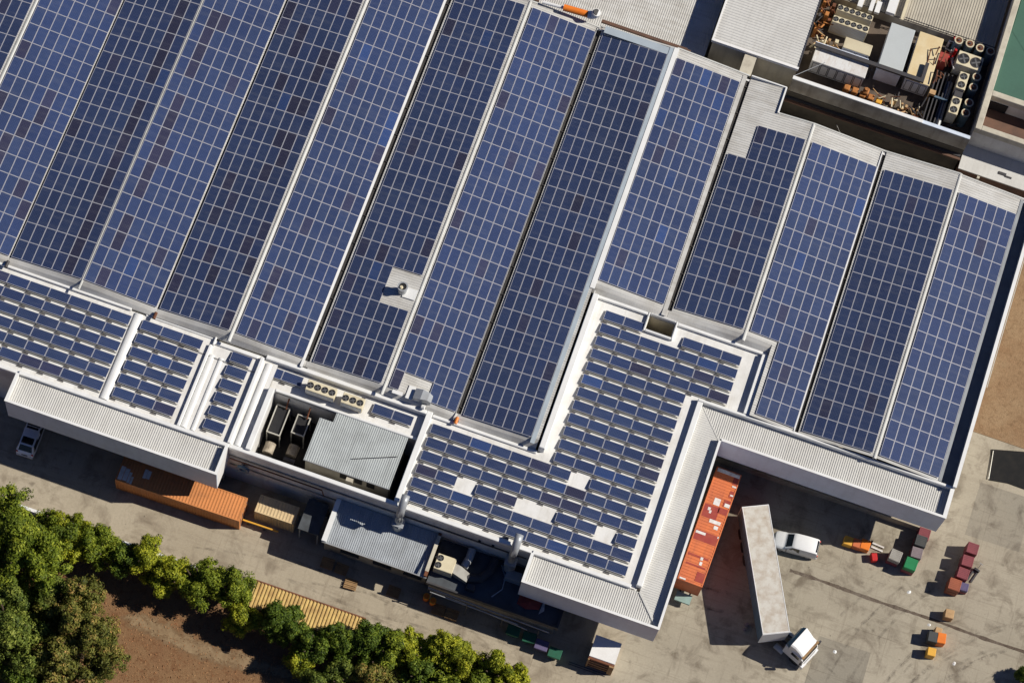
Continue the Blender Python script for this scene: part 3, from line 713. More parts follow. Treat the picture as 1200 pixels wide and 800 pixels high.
for k in range(6):
    yt = 2.95-1.385*k
    nC = sum(1 for c in range(12) if proj((-39.0-2.005*(c+.5), yt-.5, 8.7))[0] > -12)
    cols = list(range(12-nC, 12))
    labs = [f"tilted blue solar panel, {ORD[12-c]} from right in {ORD[k+1]} row down of the far-left array" for c in cols]
    rack_row(-39.0-12*2.005, yt, 2.005, cols, labs, 'tilted solar panels of the far-left array', f"slim metal rack under the {ORD[k+1]} panel row down of the far-left array")
    yb = 3.0-1.402*k
    rack_row(-37.92, yb, 1.985, [0, 1, 2], [f"{p} tilted blue solar panel in {ORD[k+1]} row down of the three-column array" for p in ('left', 'middle', 'right')], 'tilted solar panels of the three-column array', f"slim metal rack under the {ORD[k+1]} panel row down of the three-column array")
    rack_row(-29.1, 2.95-1.39*k, 2.0, [0], [f"tilted blue solar panel, {ORD[k+1]} down in the single column left of the roof pit"], 'tilted solar panels in the single column', f"short metal rack under the {ORD[k+1]} panel down in the single column")
p0 = at(310, 426, 8.4); rack_row(p0.x, p0.y, 1.95, [0, 1], ['left tilted solar panel of the pair left of the condensing units', 'right tilted solar panel of the pair, touching the four-fan condensing unit'], 'tilted solar panels beside the condensing units', 'slim metal rack under the panel pair left of the condensing units', 8.1)
p0 = at(439, 472, 8.4); rack_row(p0.x, p0.y, 1.95, [0, 1], ['left tilted solar panel of the pair right of the condensing units', 'right tilted solar panel of the pair right of the condensing units'], 'tilted solar panels beside the condensing units', 'slim metal rack under the panel pair right of the condensing units', 8.1)
cb = MB()
for (x0, y0, x1, y1, z) in ((-41, 2.0, -29.2, 1.75, 8.62), (-29.2, 1.75, -26.3, 1.75, 8.62)):
    cb.tube([(x0, y0, z), (x1, y1, z)], .03, 6)
solo('cable_conduit', cb, 'dark_metal', 'thin dark conduit crossing the white roof between the panel arrays', 'conduit', (-35, 1.9, 8.5))
# ------------------------------------------------------------------ roof equipment
def fan(parent, x, y, z, r, name='fan', guard='black'):
    f = MB().ring((x, y), r*.86, r, z, z+.05, 20).build(name, 'dark_metal', parent)
    mb = MB().cyl((x, y, z-.02), (x, y, z+.012), r*.86, 20)
    mb.build('fan_opening', 'black', f)
    hb = MB().cyl((x, y, z+.012), (x, y, z+.04), r*.24, 12)
    for i in range(4):
        a = i*math.pi/2+.5; c, s = math.cos(a), math.sin(a); q = r*.80; w = r*.14
        hb.add([(x+c*r*.2-s*w, y+s*r*.2+c*w, z+.02), (x+c*q-s*w*.8, y+s*q+c*w*.8, z+.02), (x+c*q+s*w*1.3, y+s*q-c*w*1.3, z+.036), (x+c*r*.2+s*w, y+s*r*.2-c*w, z+.036)], [(0, 1, 2, 3)])
    hb.build('fan_blades', 'fan_grey', f)
def condenser(name, label, x0, x1, y0, y1, z0, z1, nf, mat='ac_cream', group=None, legs=True, r=None, ny=1):
    t = thing(name, label, 'air conditioner', ((x0+x1)/2, (y0+y1)/2, z0), 0, group)
    MB().bbox(x0, x1, y0, y1, z0+(.25 if legs else 0), z1, .03).build('casing', mat, t)
    if legs:
        lb = MB()
        for x in (x0+.08, x1-.16):
            for y in (y0+.05, y1-.13): lb.box(x, x+.08, y, y+.08, z0, z0+.25)
        lb.build('leg_frame', 'galv', t)
    gb = MB()
    for i in range(int((x1-x0)/.12)): gb.box(x0+.06+i*.12, x0+.11+i*.12, y0-.012, y0+.004, z0+.35, z1-.12)
    gb.build('louvre', 'ac_side', t)
    for j in range(ny):
        for i in range(nf):
            p = (x1-x0)/nf; fan(t, x0+(i+.5)*p, y0+(j+.5)*(y1-y0)/ny, z1+.002, r or min(p, (y1-y0)/ny)*.43)
    return t
condenser('condensing_unit', 'cream condensing unit with four fans on the white roof behind the pit', -21.5, -18.7, 1.55, 2.6, 8.1, 9.4, 4, group='condensing units behind the roof pit', r=.31)
condenser('condensing_unit', 'smaller cream condensing unit with three fans on the white roof behind the grey shed', -18.05, -15.95, 1.5, 2.55, 8.1, 9.4, 3, group='condensing units behind the roof pit', r=.31)
def chiller(label, x0, x1, y0, y1, yt, tint):
    t = thing('chiller', label, 'chiller', ((x0+x1)/2, (y0+y1)/2, 3.2), 0, 'dark chillers in the roof pit')
    MB().box(x0+.1, x1-.1, y0+.1, y1-.1, 3.5, 6.3).build('coil_block', 'black', t)
    fb = MB()
    for x in (x0, x1-.1):
        fb.box(x, x+.1, y0, y1, 6.35, 6.5)
        for y in (y0, y1-.1): fb.box(x, x+.1, y, y+.1, 3.2, 6.35)
    fb.box(x0+.1, x1-.1, y0, y0+.1, 6.35, 6.5).box(x0+.1, x1-.1, y1-.1, y1, 6.35, 6.5)
    fb.build('frame', 'rail', t)
    MB().cyl(((x0+x1)/2, yt-.6, 5.0), ((x0+x1)/2, yt+.45, 5.0), .52, 16).build('tank', tint, t)
    MB().tube([((x0+x1)/2+.3, y1-.2, 6.5), ((x0+x1)/2+.3, y1+.25, 7.0), ((x0+x1)/2+.35, y1+.5, 7.6)], .08, 8).build('pipe', 'rust', t)
    MB().box(x0+.1, x1-.1, yt-1.2, yt-.9, 3.2, 5.3).build('pump_block', 'dark_metal', t)
chiller('dark chiller with pale frame and weathered tank, left one in the roof pit', -23.75, -22.4, -2.6, .3, -3.5, 'tank_grey')
chiller('dark chiller with red pipes and weathered tank, right one in the roof pit', -21.6, -20.3, -1.9, .05, -3.0, 'tank_grey')
# vent on gable roof, with bare sheet and cover flashing
v = thing('roof_vent', 'round roof vent with dark throat on a bare patch of the solar roof', 'roof vent', (-16.3, 13.85, 9.4))
MB().cyl((-16.35, 13.75, 9.35), (-16.35, 13.75, 10.7), .42, 18).build('pipe', 'galv', v)
MB().ring((-16.35, 13.75), .36, .50, 10.7, 10.78, 20).build('rim', 'galv', v)
MB().cyl((-16.35, 13.75, 10.70), (-16.35, 13.75, 10.72), .36, 18).build('throat', 'black', v)
MB().cyl((-16.47, 13.6, 10.8), (-16.47, 13.6, 10.95), .2, 14, .1).build('cowl', 'ac_cream', v)
MB().hexa([(-16.2, 13.2, 9.58), (-14.95, 13.2, 9.70), (-14.95, 14.25, 9.70), (-16.2, 14.25, 9.58)], [(-16.2, 13.2, 9.64), (-14.95, 13.2, 9.78), (-14.95, 14.25, 9.78), (-16.2, 14.25, 9.64)]).build('cover_flashing', 'cap_white', v)
v = thing('roof_cowl', 'short galvanised duct with bent cowl at the lower edge of the solar roof', 'roof vent', (-11.1, 4.3, 9.2))
MB().loft([[(-11.9, 4.0, 9.25), (-11.9, 5.0, 9.25), (-11.9, 5.0, 9.95), (-11.9, 4.0, 9.95)], [(-11.2, 4.0, 9.25), (-11.2, 5.0, 9.25), (-11.2, 5.0, 10.25), (-11.2, 4.0, 10.25)], [(-10.55, 4.1, 9.2), (-10.55, 4.9, 9.2), (-10.55, 4.9, 10.2), (-10.55, 4.1, 10.2)], [(-10.2, 4.15, 9.2), (-10.2, 4.85, 9.2), (-10.2, 4.85, 9.8), (-10.2, 4.15, 9.8)]]).build('duct', 'galv', v)
MB().cyl((-10.9, 3.75, 9.15), (-10.6, 3.75, 9.2), .22, 12).build('pipe_end', 'cap_white', v)
MB().box(-13.9, -12.9, 3.9, 4.25, 9.62, 9.70).box(-12.6, -11.95, 3.9, 5.2, 9.5, 9.58).build('cover_sheet', 'cap_white', v)
# orange cable reel tube
t = thing('orange_tube', 'orange tube with white elbow pipe on the upper roof edge', 'pipe', (-10, 47.5, 9.3))
MB().cyl((-11.5, 47.25, 10.0), (-9.0, 47.4, 10.0), .34, 16).build('sleeve', 'bright_orange', t)
MB().tube([(-13.6, 47.1, 9.9), (-11.5, 47.25, 9.95)], .16, 10).build('inlet_pipe', 'cap_white', t)
MB().tube([(-9.0, 47.42, 10.0), (-8.6, 47.45, 10.05), (-8.35, 47.47, 10.3), (-8.25, 47.48, 10.8)], .42, 14).build('elbow', 'cap_white', t)
MB().cyl((-8.25, 47.48, 10.81), (-8.24, 47.48, 10.83), .36, 16).build('mouth', 'black', t)
gP = 'rusty pipes behind the upper roof edge'
solo('pipe_run', MB().tube([(-24, 47.35, 9.25), (-14, 47.4, 9.3)], .12, 8), 'brown_pipe', 'dark rusty pipe left of the orange tube behind the roof edge', 'pipe', (-19, 47.4, 9.2), gP)
solo('pipe_run', MB().tube([(-7.6, 47.6, 9.1), (-1.2, 47.62, 9.1), (1.6, 47.7, 9.0)], .14, 8), 'brown_pipe', 'thicker rusty pipe right of the orange tube, nearest the solar roof', 'pipe', (-3, 47.6, 9.0), gP)
solo('pipe_run', MB().tube([(-7.6, 47.95, 8.8), (1.2, 47.95, 8.8)], .1, 8), 'brown_pipe', 'thinner rusty pipe right of the orange tube, nearest the ribbed roof', 'pipe', (-3, 47.95, 8.7), gP)
# duct stacks in front of wall
for (x, yb, lab) in ((-9.35, -6.55, 'tall bent galvanised duct rising past the wall beside the ribbed lean-to'), (1.55, -6.5, 'galvanised bent duct rising past the wall above the dark flat roof')):
    t = thing('exhaust_duct', lab, 'duct', (x, yb, 4.2), 0, 'bent exhaust ducts on the front wall')
    MB().tube([(x, yb, 4.5), (x, yb, 7.2), (x, yb+.05, 8.4), (x, yb+.35, 9.3), (x, yb+.9, 9.75), (x, yb+1.5, 9.85)], .38, 16).build('pipe', 'galv', t, smooth=True)
    MB().box(x-.55, x+.55, yb-.55, yb+.5, 6.4, 6.5).build('bracket', 'galv', t)
    MB().cyl((x, yb, 4.05), (x, yb, 6.0), .55, 16).build('base_box', 'galv', t)
# ------------------------------------------------------------------ low buildings along the front
t = thing('lean_to_building', 'grey lean-to with ribbed sheet roof against the white front wall', 'lean-to', (-10.4, -8, 0))
corrug_y(MB(), -15.1, -5.6, K_(-10.05), K_(-5.92), lambda x, y: 4.4+(y+10.05)*.12, .2, .04).build('roof', 'lean_sheet', t)
MB().hexa([(-15.55, -10.1, 4.3), (-15.1, -10.1, 4.3), (-15.1, -5.95, 4.8), (-15.55, -5.95, 4.8)], [(-15.55, -10.1, 4.62), (-15.1, -10.1, 4.62), (-15.1, -5.95, 5.1), (-15.55, -5.95, 5.1)]).build('verge', 'cap_white', t)
MB().hexa([(-5.6, -10.1, 4.3), (-5.3, -10.1, 4.3), (-5.3, -5.95, 4.8), (-5.6, -5.95, 4.8)], [(-5.6, -10.1, 4.75), (-5.3, -10.1, 4.75), (-5.3, -5.95, 5.35), (-5.6, -5.95, 5.35)]).build('verge', 'rust', t)
MB().box(-5.62, -5.28, -9.8, -6.2, 5.3, 5.34).build('verge_cap', 'cream_wall', t)
MB().box(-15.5, -5.3, -10.2, -10.06, 4.25, 4.42).build('gutter', 'galv', t)
MB().box(-15.4, -5.4, -9.5, -9.35, 0, 4.3).box(-15.4, -15.25, -9.35, -5.95, 0, 4.3).box(-5.55, -5.4, -9.35, -5.95, 0, 4.3).build('wall', 'stained_wall', t)
for x in (-13.8, -10.6, -7.6): MB().box(x, x+1.8, -9.56, -9.5, 1.0, 3.2).build('window', 'glass_dark', t)
t = thing('flat_annex', 'low annex with dark flat roof lying in the shadow of the white wall', 'annex', (1, -8, 0))
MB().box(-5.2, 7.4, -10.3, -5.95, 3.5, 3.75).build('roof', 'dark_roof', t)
MB().box(-5.2, 7.4, -10.45, -10.3, 3.45, 4.05).box(7.4, 7.6, -10.45, -5.95, 3.45, 4.05).build('parapet', 'dark_metal', t)
MB().box(-5.0, 7.3, -10.0, -9.85, 0, 3.5).box(7.15, 7.3, -9.85, -5.95, 0, 3.5).build('wall', 'stained_wall', t)
MB().tube([(.9, -9.6, 3.8), (1.6, -8.6, 3.82), (1.5, -7.4, 3.82), (.8, -6.4, 3.8)], .06, 6).build('hose', 'galv', t)
pr_ = MB(); rr = random.Random(3)
for i in range(26):
    x = rr.uniform(2.9, 5.6); y = rr.uniform(-9.6, -8.0); w = rr.uniform(.1, .5)
solo('red_tarpaulin', MB().add([(3.3, -9.4, 3.78), (4.2, -9.7, 3.95), (5.4, -9.3, 3.8), (5.5, -8.3, 3.9), (4.4, -8.0, 4.1), (3.3, -8.2, 3.8), (4.4, -8.9, 4.2)], [(0, 1, 6), (1, 2, 6), (2, 3, 6), (3, 4, 6), (4, 5, 6), (5, 0, 6)]), 'patch_red', 'crumpled dark red sheet lying on the dark annex roof under the canopy', 'tarpaulin', (4.4, -8.9, 3.75))
solo('plastic_wrap', MB().add([(5.5, -9.7, 3.77), (5.9, -9.3, 4.0), (5.75, -8.6, 3.9), (6.1, -8.0, 3.95), (5.8, -7.8, 3.8), (5.55, -8.6, 3.8)], [(0, 1, 5), (1, 2, 5), (2, 3, 4), (2, 4, 5)]), 'patch_white', 'crumpled white plastic sheet beside the red sheet on the dark roof', 'plastic sheet', (5.7, -8.7, 3.75))
t = thing('rooftop_unit', 'cream rooftop unit with two fans and grey ducts beside the lean-to', 'air conditioner', (-4.1, -8.4, 3.75))
MB().bbox(-5.0, -3.2, -9.2, -7.7, 3.75, 5.1, .04).build('casing', 'ac_cream', t)
fan(t, -4.65, -8.1, 5.102, .3); fan(t, -4.65, -8.8, 5.102, .3)
MB().hexa([(-3.2, -9.0, 3.9), (-1.7, -9.3, 3.8), (-1.7, -8.4, 3.8), (-3.2, -7.9, 3.9)], [(-3.2, -9.0, 4.9), (-1.7, -9.3, 4.5), (-1.7, -8.4, 4.5), (-3.2, -7.9, 4.9)]).build('duct', 'ac_duct', t)
MB().tube([(-2.4, -8.0, 4.4), (-2.2, -7.0, 4.4), (-2.2, -6.1, 4.5)], .38, 12).build('duct', 'galv', t)
MB().tube([(-1.8, -8.8, 4.15), (-.6, -8.4, 4.15), (.0, -7.4, 4.15), (.2, -6.2, 4.15)], .42, 12).build('duct', 'dark_metal', t)
t = thing('pipe_rack', 'bundle of pipes and rails along the front of the dark annex', 'pipes', (0, -10.8, 0))
MB().tube([(-4.9, -10.6, 3.3), (7.0, -10.75, 2.9)], .06, 8).tube([(-4.6, -10.9, 3.1), (4.0, -11.0, 2.9)], .05, 8).tube([(-4.9, -10.5, 2.6), (5, -11.1, 2.6)], .05, 8).build('pipe', 'galv', t)
pm = MB()
for x in (-4.5, -1, 2.5, 6): pm.box(x, x+.08, -11.0, -10.92, 0, 3.2)
pm.build('post', 'dark_metal', t)
t = thing('dark_lean_to', 'small dark flat-roofed shelter between cream container and ribbed lean-to', 'shelter', (-17.1, -8, 0))
MB().box(-18.1, -16.1, -9.4, -6.3, 3.1, 3.25).build('roof', 'dark_roof', t)
pm = MB()
for x in (-18, -16.25):
    for y in (-9.3, -6.4): pm.box(x, x+.1, y, y+.1, 0, 3.1)
pm.build('post', 'galv', t)
MB().box(-18.05, -16.15, -6.45, -6.3, 0, 3.1).build('back_wall', 'dark_metal', t)
t = thing('hose_reel', 'round dark hose reel on the shaded white wall beside the canopy end', 'hose reel', (-25.0, -6.2, 4.6))
MB().ring((0, 0), .34, .62, -.14, .14, 22).build('drum', 'blue_steel_and_shade', t, world=False); t.rotation_euler = (math.radians(90), 0, 0); t.location = (-24.6, -6.35, 5.2)
MB().box(-.08, .08, -.62, .62, -.3, -.14).build('bracket', 'dark_metal', t, world=False)
for i, (x, y, w, d_, h_, mt, lab) in enumerate(((2.2, -7.2, 1.5, .9, .8, 'gutter_light', 'grey ventilator box on the dark annex roof near the white wall'), (-1.2, -9.5, .8, .6, .5, 'dark_metal', 'small dark box on the annex roof edge, left of the hose'), (6.4, -6.9, 1.0, 1.2, .6, 'dark_metal', 'dark box on the annex roof under the canopy end'))):
    solo('roof_box', MB().bbox(x-w/2, x+w/2, y-d_/2, y+d_/2, 3.76, 3.76+h_, .05).box(x-w/2-.05, x+w/2+.05, y-d_/2-.05, y+d_/2+.05, 3.751, 3.80), mt, lab, 'roof box', (x, y, 3.75))
# pallets and crates
def pallet(x, y, rz, n, label, group, mat='wood', extra=None):
    t = thing('pallet', label, 'pallet', (x, y, 0), rz, group)
    for k in range(n):
        d = MB(); bl = MB(); z = k*.15
        for i in range(6): d.box(-.6, .6, -.5+i*.175, -.5+i*.175+.12, z+.12, z+.145)
        for yy in (-.46, -.05, .36): bl.box(-.58, .58, yy, yy+.1, z, z+.12)
        d.build('deck_boards', mat, t, world=False); bl.build('bearer', mat, t, world=False)
G_ = 'wooden pallets in front of the lean-to'
pallet(-14.6, -10.75, .02, 3, 'brown pallet stack at the left end of the lean-to front', G_)
pallet(-13.2, -10.8, -.03, 2, 'brown pallet stack under the lean-to gutter, second from left', G_)
pallet(-11.9, -11.9, .05, 2, 'dark brown pallet out on the shaded road before the lean-to', G_)
pallet(-7.9, -11.2, 0, 2, 'brown pallet near the right end of the lean-to front', G_)
pallet(-3.4, -10.9 - .5, .03, 2, 'brown pallet right of the two orange drums', G_)
pallet(-2.1, -11.45, .0, 3, 'rightmost brown pallet beside the orange drums', G_)
for x, y, lab in ((-4.85, -10.75, 'glossy orange drum standing at the lean-to corner, left of two'), (-4.15, -10.95, 'glossy orange drum at the lean-to corner, right of two')):
    d = thing('drum', lab, 'drum', (x, y, 0), 0, 'orange drums at the lean-to corner')
    MB().cyl((0, 0, 0), (0, 0, .88), .30, 18).build('body', 'bright_orange', d, world=False)
    MB().ring((0, 0), .25, .32, .86, .92, 18).build('rim', 'yellow', d, world=False)
def bin_(x, y, mat, label, group, rz=0):
    t = thing('wheelie_bin', label, 'bin', (x, y, 0), rz, group)
    MB().hexa([(-.4, -.3, .15), (.4, -.3, .15), (.4, .3, .15), (-.4, .3, .15)], [(-.6, -.45, 1.1), (.6, -.45, 1.1), (.6, .45, 1.1), (-.6, .45, 1.1)]).build('body', mat, t, world=False)
    MB().bbox(-.63, .63, -.48, .5, 1.1, 1.2, .04).build('lid', mat, t, world=False)
    w = MB()
    for xx in (-.45, .37): w.cyl((xx, .25, .12), (xx+.08, .25, .12), .12, 12)
    w.build('wheel', 'tyre', t, world=False)
g = 'large waste bins in the shade below the canopy'
bin_(3.8, -11.2, 'dark_green', 'dark green bin at the left of the shaded bin row', g)
bin_(5.4, -11.3, 'dark_green', 'second dark green bin beside the purple bin', g, .1)
bin_(6.7, -11.6, 'purple', 'purple bin between the dark green bins', g)
bin_(8.1, -11.9, 'dark_green', 'rightmost dark green bin, nearest the rusty container', g)
# ------------------------------------------------------------------ containers and vehicles
def container(name, label, corner, L, Wd, Hh, rz, mat, z0=0.0, side=None, group=None, rib=True, roofmat=None):
    """corner: world xy of the local origin; x runs along the length, y across"""
    t = thing(name, label, 'container', (corner[0], corner[1], z0), rz, group)
    side = side or mat
    r = corrug_x(MB(), 0, 1, K_(0), K_(1), K_(0)) if False else MB()
    (corrug_y(r, .06, L-.06, K_(.06), K_(Wd-.06), K_(Hh-.05), .30, .035) if rib else r.box(.06, L-.06, .06, Wd-.06, Hh-.08, Hh-.02))
    r.build('roof', roofmat or mat, t, world=False)
    w = MB(); n = int(L/.28); p = L/n
    for y, s in ((.02, 1), (Wd-.02, -1)):
        pts = []
        for i in range(n):
            pts += [(i*p, 0), ((i+.3)*p, 0), ((i+.5)*p, .04), ((i+.8)*p, .04)]
        pts.append((L, 0)); V = []
        for x, d in pts:
            V += [(min(max(x, .03), L-.03), y+s*d, .12), (min(max(x, .03), L-.03), y+s*d, Hh-.08)]
        w.add(V, [(2*i, 2*i+2, 2*i+3, 2*i+1) for i in range(len(pts)-1)])
    w.box(.03, .07, .05, Wd-.05, .12, Hh-.08)
    w.build('side_wall', side, t, world=False)
    f = MB()
    for y in (0, Wd-.1):
        f.box(.12, L-.12, y, y+.1, Hh-.1, Hh); f.box(.12, L-.12, y, y+.1, 0, .14)
        for x in (0, L-.12): f.box(x, x+.12, y, y+.1, 0, Hh+.003)
    for x in (0, L-.1):
        f.box(x, x+.1, .1, Wd-.1, Hh-.1, Hh); f.box(x, x+.1, .1, Wd-.1, 0, .14)
    f.build('frame', side, t, world=False)
    d = MB().box(L-.06, L-.02, .1, Wd/2-.01, .14, Hh-.1).box(L-.06, L-.02, Wd/2+.01, Wd-.1, .14, Hh-.1)
    dd = d.build('door', side, t, world=False)
    b = MB()
    for y in (.35, .9, Wd-.9, Wd-.35): b.cyl((L+.005, y, .15), (L+.005, y, Hh-.12), .025, 8)
    b.build('lock_rod', 'galv', dd, world=False)
    return t
c1 = container('shipping_container', 'long orange ribbed shipping container partly shaded by the left canopy', (-35.65, -10.6), 12.19, 2.40, 2.6, math.radians(.8), 'orange')
for (x0, x1, y0, y1) in ((.15, .55, .15, 1.5), (.6, 1.0, .2, 1.4), (1.05, 1.3, .1, 1.15), (1.35, 1.55, .05, .8), (2.3, 2.6, 1.0, 1.9), (2.62, 2.95, 1.05, 1.85)):
    MB().box(x0, x1, y0, y1, 2.592, 2.615).build('roof_patch', 'patch_white', c1, world=False)
container('cream_container', 'short cream shed container, half in shadow, right of the orange container', (-22.5, -9.0), 3.85, 1.75, 2.5, .01, 'cream_paint')
ch = thing('skeletal_trailer', 'teal skeletal trailer under the patched orange container', 'trailer', (17.9, 3.4, 0), math.radians(91))
MB().box(-6.1, 6.2, -.55, -.4, .75, 1.05).box(-6.1, 6.2, .4, .55, .75, 1.05).build('chassis', 'dark_metal', ch, world=False)
MB().box(-7.0, -6.1, -.75, .75, .72, 1.0).build('front_step', 'teal', ch, world=False)
for x in (2.6, 3.9, 5.2):
    for y in (-1.15, .85): MB().cyl((x, y, .5), (x, y+.3, .5), .5, 18).build('wheel', 'tyre', ch, world=False)
pz = 1.25
c2 = container('patched_container', 'bright orange container with white and dark red patches parked beside the white canopy', (0, 0), 11.75, 2.45, 2.9, 0, 'orange_red', z0=pz)
pa = at(823, 688, 4.15); pb_ = at(867.75, 560.75, 4.15); ang = math.atan2(pb_.y-pa.y, pb_.x-pa.x)
c2.rotation_euler = (0, 0, ang); c2.location = (pa.x, pa.y, pz); ch.location = (pa.x+6*math.cos(ang)-1.2*math.sin(ang), pa.y+6*math.sin(ang)+1.2*math.cos(ang), 0); ch.rotation_euler = (0, 0, ang)
def patch(x0, x1, y0, y1, mat, z): MB().box(x0, x1, y0, y1, 2.85, z+.3).build('roof_patch', mat, c2, world=False)
for x0, x1, y0, y1 in ((4.2, 5.2, .05, 2.35), (6.6, 7.9, .9, 2.35), (8.2, 8.9, .05, .75), (7.4, 8.0, .1, 1.0), (.35, 1.3, .1, .9), (10.6, 11.3, .1, .6), (9.2, 9.9, .05, .5), (2.6, 2.8, .3, 2.3), (1.7, 1.85, .3, 2.2)): patch(x0, x1, y0, y1, 'patch_red', 2.592)
for x0, x1, y0, y1 in ((11.3, 11.7, .1, 2.3), (8.05, 8.75, 1.05, 1.65), (8.2, 8.55, .1, .6), (7.35, 7.65, 1.7, 1.95), (7.1, 7.4, 1.55, 1.75), (6.25, 6.6, .35, 1.45), (5.75, 6.1, .45, .85), (4.85, 5.1, 1.35, 2.3), (1.95, 2.3, .75, 1.0), (2.45, 2.75, .8, 1.05), (10.3, 10.45, .1, .5), (9.4, 9.55, .05, .4), (5.0, 5.2, .06, .2), (.05, .25, 1.7, 2.3)): patch(x0, x1, y0, y1, 'patch_white', 2.60)
# truck with white semi trailer
pA = at(894, 742.7, 4.0); pB = at(869.7, 593.7, 4.0); a = math.atan2(pB.y-pA.y, pB.x-pA.x)
tr = thing('semi_trailer', 'long white box semi trailer with dusty roof in the loading yard', 'trailer', (pA.x, pA.y, 0), a)
L = (pB-pA).xy.length; wd = 2.55
MB().box(0, L, -wd+.03, -.03, 1.15, 3.9).build('box_body', 'blue_steel_and_shade', tr, world=False)  # dark blue of the shaded flank put into the body colour
rm = MB().box(.06, L-.06, -wd+.06, -.06, 3.9, 3.985)
for i in range(1, 10): rm.box(i*L/10-.03, i*L/10+.03, -wd+.07, -.07, 3.985, 3.997)
rm.build('roof', 'trailer_roof', tr, world=False)
MB().box(0, L, -.06, 0, 3.86, 4.01).box(0, L, -wd, -wd+.06, 3.86, 4.01).box(0, .06, -wd+.06, -.06, 3.86, 4.01).box(L-.06, L, -wd+.06, -.06, 3.86, 4.01).build('top_rail', 'car_white', tr, world=False)
for yy in (-wd-.002, -.028):
    for i in range(1, 26): MB().box(i*L/26-.04, i*L/26+.04, yy, yy+.03, 1.2, 3.84).build('side_post', 'blue_steel_and_shade', tr, world=False)
MB().box(-.04, 0, -wd, 0, 1.15, 3.86).build('front_panel', 'car_white', tr, world=False)
MB().box(L, L+.05, -wd, 0, 1.15, 3.86).build('rear_door', 'car_white', tr, world=False)
MB().box(.5, L-.3, -wd+.7, -wd+.85, .85, 1.15).box(.5, L-.3, -.85, -.7, .85, 1.15).build('chassis', 'dark_metal', tr, world=False)
for x in (L-4.2, L-2.9, L-1.6):
    for y in (-wd+.05, -.4): MB().cyl((x, y, .5), (x, y+.35, .5), .5, 18).build('wheel', 'tyre', tr, world=False)
MB().box(2.6, 2.75, -wd+.4, -wd+.55, .1, 1.15).box(2.6, 2.75, -.55, -.4, .1, 1.15).build('landing_leg', 'galv', tr, world=False)
# tractor: front faces local +x
f0 = at(958, 751, 2.9); f1 = at(944.5, 775, 2.9); r0 = at(942, 736, 3.2); r1 = at(928, 758, 3.2)
dirv = ((f0+f1)-(r0+r1)).xy.normalized(); ta = math.atan2(dirv.y, dirv.x); fc = (f0+f1)*.5
tk = thing('tractor_unit', 'white truck tractor unit jackknifed in front of the white semi trailer', 'truck', (fc.x, fc.y, 0), ta)
def rr_(x, z, w, c=.12): return None
def cabring(x, w, z0, z1, c): return [(x, -w, z0), (x, w, z0), (x, w, z1-c), (x, w-c, z1), (x, -w+c, z1), (x, -w, z1-c)]
MB().loft([cabring(-2.15, 1.2, .9, 2.9, .1), cabring(-.25, 1.2, .9, 2.85, .12), cabring(.02, 1.17, .9, 2.0, .15), cabring(.12, 1.12, .75, 1.7, .15)]).build('cab', 'car_white', tk, world=False)
MB().add([(-.2, -1.0, 2.72), (-.2, 1.0, 2.72), (.055, 1.0, 2.03), (.055, -1.0, 2.03)], [(0, 1, 2, 3)]).build('windscreen', 'glass_dark', tk, world=False)
for s in (-1, 1): MB().quad((-1.35, s*1.205, 1.9), (-.4, s*1.205, 1.9), (-.45, s*1.205, 2.6), (-1.3, s*1.205, 2.6)).build('side_window', 'glass_dark', tk, world=False)
def fring(x, w, z): return [(x, -w, 2.8), (x, w, 2.8), (x, w*.96, z-.1), (x, w*.84, z), (x, -w*.84, z), (x, -w*.96, z-.1)]
MB().loft([fring(-1.75, 1.22, 3.75), fring(-1.2, 1.12, 3.62), fring(-.7, 1.08, 3.3), fring(-.22, 1.1, 2.95)]).build('roof_fairing', 'car_white', tk, world=False)
MB().hexa([(-2.22, -1.1, 2.5), (-1.76, -1.22, 2.5), (-1.76, 1.22, 2.5), (-2.22, 1.1, 2.5)], [(-2.05, -1.05, 3.4), (-1.76, -1.12, 3.72), (-1.76, 1.12, 3.72), (-2.05, 1.05, 3.4)]).build('rear_collar', 'cab_blue', tk, world=False)
MB().box(-.28, -.05, -1.15, 1.15, 2.86, 2.98).build('sun_visor', 'wood', tk, world=False)
MB().box(.02, .3, -1.2, 1.2, .35, 1.0).build('bumper', 'car_white', tk, world=False)
MB().box(.12, .15, -.8, .8, 1.05, 1.6).build('grille', 'dark_metal', tk, world=False)
for s in (-1, 1):
    MB().box(.3, .33, s*.75-.2, s*.75+.2, .6, .8).build('headlight', 'patch_white', tk, world=False)
    MB().box(-.15, .05, s*1.36-.1, s*1.36+.1, 1.9, 2.7).build('mirror', 'dark_metal', tk, world=False)
MB().box(-5.6, -.2, -.45, -.3, .7, .95).box(-5.6, -.2, .3, .45, .7, .95).build('chassis', 'dark_metal', tk, world=False)
dp = MB()
for i in range(3): dp.box(-3.2-i*.45, -2.9-i*.45, -.5, .5, .96, 1.02)
dp.build('deck_plate', 'galv', tk, world=False)
for s in (-1, 1): MB().cyl((-3.0, s*.85-.3, .62), (-2.0, s*.85-.3, .62), .3, 14).build('fuel_tank', 'galv', tk, world=False)
for x in (-.75, -4.3):
    for y in (-1.18, .88): MB().cyl((x, y, .5), (x, y+.3, .5), .5, 18).build('wheel', 'tyre', tk, world=False)
